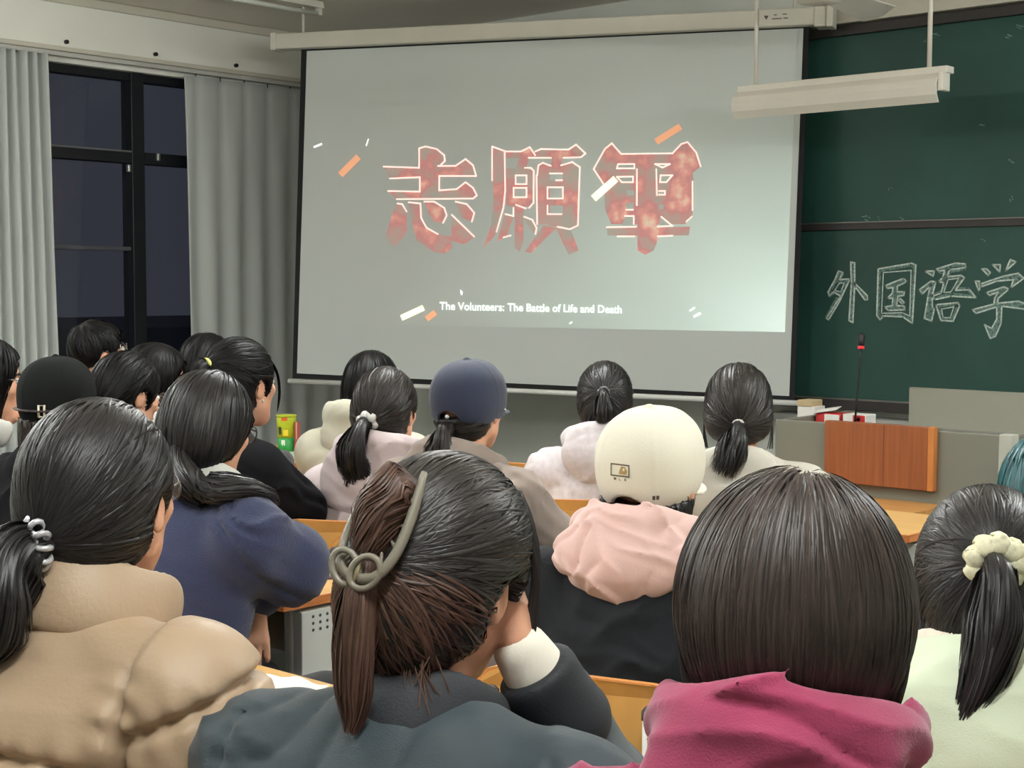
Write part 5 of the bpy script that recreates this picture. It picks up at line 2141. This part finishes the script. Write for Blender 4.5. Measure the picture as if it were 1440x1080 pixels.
tb = p.hw((.01, -.085, -.085))
p.ponytail(H_black, [p.hw((0, -.05, -.05)), tb, tb + np.array([.05, -.03, -.05]), p.SR + np.array([-.02, -.02, .055]), p.SR + np.array([.01, .04, .03])], [.03, .036, .036, .034, .02], 700, 14, .004, 55, .3, name='shoulder_hair')
p.hair(H_black, fn5, flow_down((0, .03, .12), .9), 2600, 14, .013, .004, .0045, 15, vox=.0065, box=(.16, .2, .26, .16), jit=.08)
p.glasses(M_gblk)
sdf_obj('shirt_collar', lambda P: torus(p.tq(P), (0, .01, .022), .072, .075, .015, -.2, .4), p.N + np.array([-.14, -.14, -.1]), p.N + np.array([.14, .16, .12]), .007, cloth('collar_white', rgb(214, 214, 206)), p.root)

# 6 ---- cream cap, pink hood over a black top
p = Person('person in a cream baseball cap with a pink hood over a black top', (918, 570), 2.72, body=16, head=10, pitch=8, roll=2, lean=.11, sw=.185, vox=.006, topz=.13,
           chair='plywood chair with white posts behind the person in the cream cap')
M_blackt = cloth('black_top', rgb(26, 29, 34), var=.06, sheen=.05)
M_pink = cloth('pink', rgb(224, 188, 182), var=.04, bump=.15, rough=.75)
p.body()
p.top(M_blackt, w=1.12, b=1.08, arms=(.082, .072, .06), fold=.004, ffreq=8, seed=61, vox=.0075, name='black_vest', round_=.012)
p.hood(M_pink, rx=.112, ry=.100, rt=.026, tilt=.25, k=.010, diag=True, pouch=(.132, .040, .070), pc=(-.005, -.103, -.006), drop=.085, seed=66, fold=.0036, ff=23, vox=.0042, c=(0, -.012, .080), open_=(0, -.01, .11), openr=(.085, .085, .06))


def fn6(q):
    d = ell(q, (0, -.012, .012), (.082, .100, .095))
    d = smin(d, ell(q, (0, -.03, -.06), (.080, .068, .075)), .04)
    return smax(face_cut(q, d, False, False), q[:, 2] + .030, .01)


p.hair(H_black, fn6, flow_down((0, .0, .12), .8), 900, 10, .014, .003, .004, 16, vox=.006, jit=.08)
M_cream = cloth('cream_cap', rgb(230, 226, 210), var=.02, bump=.25, bscale=500, sheen=.1)
cap_shell(p, M_cream, z0=-.050, hole=True, big=.002, tilt=.10, hz=(-.046, 0), hw_=.036)
M_ink = mat('cap_ink', rgb(96, 84, 60), .8)
bxs = [(-14, .030), (8, .030), (8, .050), (-14, .050)]
cap_patch(p, [bxs], M_ink, 'emblem_frame', .0014, 1.3)
cap_patch(p, [[(-4, .034), (5, .034), (6, .040), (3, .047), (-1, .048), (-3, .041)]], mat('cap_gold', rgb(178, 152, 98), .7), 'emblem', .0014)
cap_patch(p, [[(1, .040), (3, .040), (3, .045), (1, .044)]], M_cream, 'emblem_mark', .0018)
for k, ch in enumerate('MLB'):
    vs, fs = text_mesh(ch, 1.0, .03)
    a0 = -10.5 + k * 6.5

    def pl(a, z):
        R, C = p.capR, p.capC
        t = R_(a)
        hx = abs(math.sin(t)) ** 2.35 + abs(math.cos(t)) ** 2.35
        rr = ((1 - abs((z - C[2]) / R[2]) ** 2.35) / hx) ** (1 / 2.35)
        q_ = C + np.array([math.sin(t) * R[0] * rr, -math.cos(t) * R[1] * rr, z - C[2]])
        n_ = (q_ - C) / (R * R)
        return p.hw(q_ + n_ / np.linalg.norm(n_) * .0016)
    mk('cap_letter', [pl(a0 + v[0] * 4.2, .0225 + v[1] * .0062) for v in vs], fs, M_ink, p.root)
cap_patch(p, [[(32, -.012), (35, -.012), (35, -.004), (32, -.004)], [(36, -.012), (39, -.012), (39, -.004), (36, -.004)]], M_ink, 'side_tag', .0016)
p.wisps(H_black, [[(sx * .085, -.03, -.02), (sx * .09, -.04, -.06), (sx * (.075 + g.uniform(-.01, .012)), -.05, -.10)] for sx in (-1, 1) for _ in range(12)], .0016)

# 7 ---- mauve hoodie, ponytail with white scrunchie
p = Person('person in a mauve hoodie with a ponytail in a white scrunchie', (543, 514), 4.3, body=26, head=20, pitch=3, lean=.10, sw=.165, vox=.0075,
           chair='plywood chair with white posts behind the person in the mauve hoodie')
M_mauve = cloth('mauve', rgb(206, 190, 191), var=.03)
p.body()
p.top(M_mauve, w=1.08, b=1.0, arms=(.072, .062, .05), fold=.004, ffreq=10, seed=71, vox=.009, name='hoodie')
p.hood(M_mauve, rx=.118, ry=.098, rt=.026, tilt=.2, pouch=(.135, .036, .12), pc=(-.01, -.105, -.05), drop=.15, seed=72, fold=.0025, ff=14, vox=.0065, c=(0, -.01, .068))
T7 = (0, -.108, -.012)
p.hair(H_soft, tied(.006), flow_to(T7), 1500, 11, .013, .003, .0045, 17, stop_at(T7, .016), jit=.1)
tb = p.hw(T7)
bk_ = p.M @ np.array([0, -1.0, 0])
sd = dirw(p, (-1, 0, 0))
p.ponytail(H_black, [tb, tb + bk_ * .03 + dn * .02, tb + bk_ * .045 + dn * .08 + sd * .01, tb + bk_ * .04 + dn * .14 + sd * .01, tb + bk_ * .035 + dn * .20 + sd * .008], [.014, .022, .042, .038, .020], 800, 14, .0042, 27, .3)
p.scrunchie(M_white, tb + bk_ * .010, bk_ + dn * .5, .021, .011, 6, .35, 'scrunchie')

# 8 ---- navy cap, taupe hoodie
p = Person('person in a navy baseball cap and a taupe hoodie', (661, 506), 4.0, body=10, head=12, pitch=5, lean=.13, sw=.18, vox=.007, topz=.13,
           chair='plywood chair under the person in the navy cap')
M_taupe = cloth('taupe', rgb(142, 128, 120), var=.05)
p.ER = L_(p, 775, 760, 3.95)
p.WR = L_(p, 765, 772, 4.12)
p.hands = [(L_(p, 770, 778, 4.14), dirw(p, (.6, -.1, .8)), dirw(p, (0, 1, -.2)), -1, .2, .95)]
p.body()
p.top(M_taupe, w=1.08, b=1.02, arms=(.078, .07, .05), fold=.005, ffreq=10, seed=81, vox=.0085, name='hoodie', round_=.01)
p.hood(M_taupe, rx=.11, ry=.095, rt=.026, tilt=.35, pouch=(.125, .038, .10), pc=(0, -.108, -.05), drop=.12, seed=82, fold=.003, ff=14, vox=.0065, c=(0, -.01, .05))
fn8 = tied(-.002, back=.0)
p.hair(H_soft, lambda q: smax(fn8(q), q[:, 2] + .012, .01), flow_to((0, -.11, -.04)), 700, 10, .012, .003, .0045, 18, stop_at((0, -.11, -.04), .016), jit=.1)
cap_shell(p, cloth('navy_cap', rgb(48, 54, 74), var=.04, bump=.3, bscale=500), z0=-.030, hole=True, tilt=.08, hz=(-.024, 0), hw_=.034, big=.004)
tb = p.hw((0, -.112, -.030))
bk_ = p.M @ np.array([0, -1.0, 0])
p.ponytail(H_soft, [tb, tb + bk_ * .03 + dn * .02, tb + bk_ * .035 + dn * .06, tb + bk_ * .03 + dn * .12 + dirw(p, (-1, 0, 0)) * .03], [.016, .030, .044, .034], 600, 12, .0042, 28, .3, drape=False)
MB().lathe([(.001, -.006), (.006, -.003), (.006, .003), (.001, .006)], p.hw((0, -.117, -.004)), 10).build('cap_clasp', M_silver, p.root, True)
MB().lathe([(.001, -.005), (.005, 0), (.001, .005)], p.hw((.090, .03, -.005)), 10).build('cap_stud', M_silver, p.root, True)

# 9 ---- black coat, yellow hair tie
p = Person('person in a black coat with a yellow hair tie and a pearl ear stud', (338, 474), 4.2, body=-4, head=4, pitch=2, lean=.16, sw=.17, vox=.007,
           chair='plywood chair under the person with the yellow hair tie')
M_coat = cloth('black_coat', rgb(19, 19, 23), var=.08, sheen=0, spec=.15)
p.ER = L_(p, 420, 716, 4.15)
p.WR = L_(p, 425, 722, 4.35)
p.hands = [(L_(p, 427, 722, 4.38), dirw(p, (.5, 0, .9)), dirw(p, (0, 1, 0)), -1, .4, .9)]
p.body()
p.top(M_coat, w=1.05, b=1.05, arms=(.08, .072, .05), fold=.004, ffreq=10, seed=91, vox=.009, name='coat', round_=.01)
T9 = (-.01, -.108, .062)
p.hair(H_black_dim, tied(.008), flow_to(T9), 1400, 11, .013, .003, .0045, 19, stop_at(T9, .016), jit=.12)
tb = p.hw(T9)
bk_ = p.M @ np.array([0, -1.0, 0])
p.ponytail(H_black_dim, [tb, tb + bk_ * .03, tb + bk_ * .045 + dn * .05, tb + bk_ * .03 + dn * .12], [.014, .026, .034, .02], 420, 12, .0045, 29, .4)
p.scrunchie(mat('tie_yellow', rgb(226, 220, 130), .6), tb + bk_ * .006, bk_, .017, .0055, 5, .1)
MB().lathe([(.001, -.005), (.0045, 0), (.001, .005)], p.hw((.088, .0, -.042)), 10).build('ear_stud', M_pearl, p.root, True)
p.wisps(H_black_dim, [[(.05, .06, .08), (.078 + g.uniform(-.01, .008), .075, .03), (.08 + g.uniform(-.01, .006), .075, -.03), (.07, .07, -.08)] for _ in range(22)], .0022, 'side_lock')

# 10 ---- black cap with buckle strap
p = Person('person in a black baseball cap with a pale buckle on the back strap', (80, 503), 3.7, body=16, head=40, pitch=2, lean=.12, sw=.18, vox=.0075, hs=.92, topz=.132,
           chair='plywood chair under the person in the black buckled cap')
p.body()
p.top(M_coat, w=1.12, b=1.08, arms=(.08, .07, .055), fold=.004, ffreq=9, seed=101, vox=.0095, name='jacket', round_=.01)


def fn10(q):
    d = ell(q, (0, -.012, .012), (.082, .100, .095))
    d = smin(d, ell(q, (0, -.05, -.08), (.088, .062, .12)), .05)
    return smax(face_cut(q, d, False, False), q[:, 2] + .025, .01)


p.hair(hair_mats('umber', rgb(48, 38, 34), .42, .4), fn10, flow_down((0, 0, .12), .8), 900, 12, .016, .003, .0045, 20, box=(.16, .2, .24, .16), jit=.08)
cap_shell(p, cloth('black_cap', rgb(24, 26, 26), var=.05, bump=.3, bscale=500, sheen=0, spec=.15), z0=-.032, hole=False, tilt=.06, big=.008)
st = []
for t in np.linspace(-1.15, 1.15, 22):
    st.append((math.sin(t) * .1005, -.006 - math.cos(t) * .1205, .002))
MB().tube([p.hw(a) for a in st], .011, 8, flat=.28).build('cap_strap', mat('strap_brown', rgb(52, 38, 36), .6), p.root, True)
bkc = [p.hw((math.sin(a) * .1005 + 0, -.0115 - math.cos(a) * .1205, z)) for a, z in ((-.07, -.012), (.08, -.012), (.08, .018), (-.07, .018), (-.07, -.012))]
MB().tube(bkc, .003, 6).build('buckle', mat('buckle_pale', rgb(222, 214, 190), .35, metal=.3), p.root, True)

# 11 ---- pale lilac hoodie, ponytail
p = Person('person in a pale lilac hoodie with a high ponytail and both ears showing', (851, 505), 4.7, body=34, head=36, pitch=4, lean=.09, sw=.165, vox=.0075,
           chair='plywood chair under the person in the pale lilac hoodie')
M_lil = cloth('lilac', rgb(196, 188, 190), var=.09, vscale=60)
p.body()
p.top(M_lil, w=1.06, b=1.04, arms=(.08, .07, .05), fold=.0032, ffreq=13, seed=111, vox=.009, name='hoodie', round_=.008)
p.hood(M_lil, rx=.105, ry=.095, rt=.029, tilt=.3, pouch=(.125, .042, .09), pc=(0, -.108, -.025), drop=.11, seed=112, fold=.003, ff=14, vox=.0065, c=(0, -.01, .07))
T11 = (0, -.108, .045)
p.hair(H_black, tied(.003), flow_to(T11), 1100, 11, .012, .003, .0045, 21, stop_at(T11, .015), jit=.13)
tb = p.hw(T11)
bk_ = p.M @ np.array([0, -1.0, 0])
p.ponytail(H_black, [tb, tb + bk_ * .03 + dn * .012, tb + bk_ * .035 + dn * .07, tb + bk_ * .028 + dn * .15], [.013, .022, .030, .018], 520, 12, .0042, 31, .35)
p.scrunchie(mat('tie_dark', rgb(90, 88, 92), .4), tb + bk_ * .006, bk_, .016, .005, 8, .2)

# 12 ---- oatmeal hoodie, low ponytail with white tie
p = Person('person in an oatmeal hoodie with a low ponytail in a thin white tie', (1039, 508), 4.2, body=30, head=33, pitch=0, lean=.10, sw=.18, vox=.007,
           chair='plywood chair under the person in the oatmeal hoodie')
M_oat = cloth('oatmeal', rgb(204, 200, 188), var=.03)
p.body()
p.top(M_oat, w=1.12, b=1.06, arms=(.082, .07, .05), fold=.004, ffreq=9, seed=121, vox=.009, name='hoodie', round_=.01)
p.hood(M_oat, rx=.118, ry=.10, rt=.027, tilt=.4, pouch=(.145, .036, .115), pc=(0, -.112, -.085), drop=.14, seed=122, fold=.003, ff=14, vox=.0065, c=(0, -.01, .03))


def fn12(q):
    d = ell(q, (0, -.010, .026), (.091, .108, .105))
    d = smin(d, ell(q, (0, -.045, -.035), (.086, .064, .062)), .05)
    return face_cut(q, d, False)


T12 = (0, -.106, -.036)
p.hair(H_soft, fn12, flow_to(T12), 1900, 12, .014, .003, .0045, 22, stop_at(T12, .016), jit=.08)
tb = p.hw(T12)
bk_ = p.M @ np.array([0, -1.0, 0])
sd = dirw(p, (-1, 0, 0))
p.ponytail(H_black, [tb, tb + bk_ * .04 + dn * .008, tb + bk_ * .085 + dn * .03 + sd * .006, tb + bk_ * .098 + dn * .07 + sd * .02, tb + bk_ * .090 + dn * .125 + sd * .042], [.014, .020, .034, .042, .040], 800, 13, .0042, 32, .35, drape=False)
p.scrunchie(M_white, tb + bk_ * .004, bk_ + dn * .7, .018, .0055, 4, .05)
p.wisps(H_soft, [[(sx * .088, .0, .03), (sx * .097, .0, -.04), (sx * (.090 + g.uniform(-.008, .01)), -.01, -.11)] for sx in (-1, 1) for _ in range(10)], .002, 'side_lock')

# 13 ---- beige jacket with stand collar
p = Person('person in a beige jacket with a raised collar sitting before the mauve hoodie', (523, 490), 5.1, body=20, head=24, pitch=2, lean=.10, sw=.17, vox=.009,
           chair='plywood chair under the person in the beige jacket')
M_bei = cloth('beige', rgb(188, 185, 166), var=.05)
p.body()
p.top(M_bei, w=1.1, b=1.05, arms=(.082, .07, .05), fold=.0025, ffreq=10, seed=131, vox=.011, name='jacket', round_=.012)
p.hood(M_bei, rx=.125, ry=.105, rt=.034, tilt=.25, pouch=(.13, .04, .08), pc=(0, -.09, -.03), drop=.05, seed=132, fold=.002, ff=14, vox=.009, c=(0, -.01, .08), name='raised_collar', tip=False)
p.hair(H_black_dim, fn5, flow_down((0, .03, .12), .9), 700, 12, .016, .003, .005, 23, box=(.16, .2, .26, .16), jit=.08)

# 14 ---- profile at the curtain edge, glasses, hands at the chin
p = Person('person in a navy jacket with glasses holding both hands at the chin', (-22, 470), 4.25, body=-20, head=-26, pitch=-4, lean=.12, sw=.165, vox=.007,
           chair='plywood chair under the person with hands at the chin')
ch = p.hw((0, .10, -.10))
p.WR = ch + np.array([.03, .05, -.11])
p.WL = ch + np.array([-.03, .05, -.11])
p.ER = p.SR + np.array([.05, .16, -.24])
p.EL = p.SL + np.array([-.05, .16, -.24])
p.hands = [(p.WR, np.array([-.15, -.1, 1.0]), np.array([.5, .8, 0]), 1, .5, .95), (p.WL, np.array([.15, -.1, 1.0]), np.array([-.5, .8, 0]), -1, .5, .95)]
p.body()
p.top(cloth('navy_dark', rgb(38, 44, 62)), w=1.02, b=1.0, fold=.004, seed=141, vox=.010, name='jacket')


def fn14(q):
    d = ell(q, (0, -.010, .026), (.090, .110, .106))
    d = smin(d, ell(q, (0, -.03, -.07), (.092, .085, .10)), .05)
    return face_cut(q, d, False, False, -.002)


p.hair(H_black_dim, fn14, flow_down((0, .03, .12), .9), 900, 12, .015, .003, .005, 24, box=(.16, .2, .26, .16), jit=.08)
p.glasses(M_metal)
sdf_obj('shirt_collar', lambda P: torus(p.tq(P), (0, .01, .020), .072, .078, .016, -.2, .4), p.N + np.array([-.14, -.14, -.1]), p.N + np.array([.14, .16, .12]), .008, MATS['cloth_collar_white'], p.root)

# 15 ---- short haired person in dark green by the window
p = Person('short haired person with glasses in a dark green jacket before the window', (138, 450), 5.4, body=-4, head=-20, pitch=12, lean=.10, sw=.19, vox=.0085, skin=M_skin2, hs=.93,
           chair='plywood chair under the person in the dark green jacket')
p.body()
p.top(cloth('dark_green', rgb(34, 48, 46)), w=1.1, b=1.05, fold=.004, seed=151, vox=.011, name='jacket')
_w15 = Waves(152, 60)


def fn15(q):
    d = ell(q, (0, -.006, .036), (.088, .106, .102)) - .004 * _w15(q).astype(F32)
    d = face_cut(q, d, True, False, -.028)
    return smax(d, -.035 - q[:, 2] + .5 * np.clip(q[:, 1] + .03, 0, .1), .012)


p.hair(H_black_dim, fn15, flow_down((0, -.04, .12), 1.3), 900, 8, .011, .006, .005, 25, jit=.35)
p.glasses(M_metal)

# 16 ---- dark tied hair, thin glasses
p = Person('person in black with neat dark hair, an uncovered ear and thin glasses', (177, 493), 4.5, body=-4, head=-2, pitch=-10, lean=.14, sw=.17, vox=.0075,
           chair='plywood chair under the person in black with thin glasses')
p.body()
p.top(M_coat, w=1.05, b=1.02, fold=.004, seed=161, vox=.011, name='jacket')
T16 = (0, -.10, -.07)
p.hair(H_black_dim, tied(.006), flow_to(T16), 900, 11, .013, .003, .0045, 26, stop_at(T16, .015), jit=.1)
p.glasses(M_metal)

# 17 ---- long dark hair in profile, white collar
p = Person('person in black with long dark hair and fringe in profile beside the curtain', (218, 480), 5.1, body=-24, head=-34, pitch=-4, lean=.10, sw=.165, vox=.008,
           chair='plywood chair under the long haired person in profile')
p.body()
p.top(M_coat, w=1.02, b=1.0, fold=.004, seed=171, vox=.011, name='jacket')


def fn17(q):
    d = ell(q, (0, -.006, .026), (.092, .112, .106))
    d = smin(d, ell(q, (0, -.045, -.09), (.094, .075, .15)), .05)
    d = smax(d, -ell(q, (0, .118, -.035), (.10, .100, .11)), .012)
    return d


p.hair(H_black_dim, fn17, flow_down((0, .03, .12), .9), 1000, 13, .018, .003, .005, 27, box=(.16, .2, .28, .16), jit=.08)
sdf_obj('shirt_collar', lambda P: torus(p.tq(P), (0, .01, .020), .072, .078, .018, -.2, .4), p.N + np.array([-.14, -.14, -.1]), p.N + np.array([.14, .16, .12]), .009, MATS['cloth_collar_white'], p.root)

# 18 ---- dark head before the curtain, grey strap
p = Person('person in dark clothes with a pale grey strap sitting before the pleated curtain', (292, 468), 5.5, body=-4, head=4, pitch=-8, lean=.12, sw=.17, vox=.009,
           chair='plywood chair under the person with the pale grey strap')
p.body()
p.top(cloth('charcoal', rgb(60, 60, 66)), w=1.02, b=1.0, fold=.004, seed=181, vox=.012, name='jacket')
T18 = (0, -.09, -.075)
p.hair(H_black_dim, tied(.008, ear=False), flow_to(T18), 700, 10, .013, .003, .005, 28, stop_at(T18, .015), jit=.1)
st = [p.tw(a) for a in ((-.05, -.11, -.04), (-.04, -.095, .03), (-.035, -.085, .07), (.0, -.09, .085))]
MB().tube(st, .009, 8, flat=.4).build('pale_strap', mat('strap_grey', rgb(176, 178, 182), .6), p.root, True)

# 19 ---- teal hair at the right
p = Person('person with teal dyed hair sitting beyond the pale green hoodie', (1478, 606), 2.9, body=10, head=24, pitch=-2, lean=.10, sw=.17, vox=.007,
           chair='plywood chair under the teal haired person')
p.body()
p.top(cloth('black_knit', rgb(30, 30, 34)), w=1.05, b=1.02, fold=.004, seed=191, vox=.010, name='jacket')
p.hair(H_teal, fn17, flow_down((0, .03, .12), .9), 2200, 14, .018, .005, .0045, 29, box=(.16, .2, .28, .16), jit=.08)
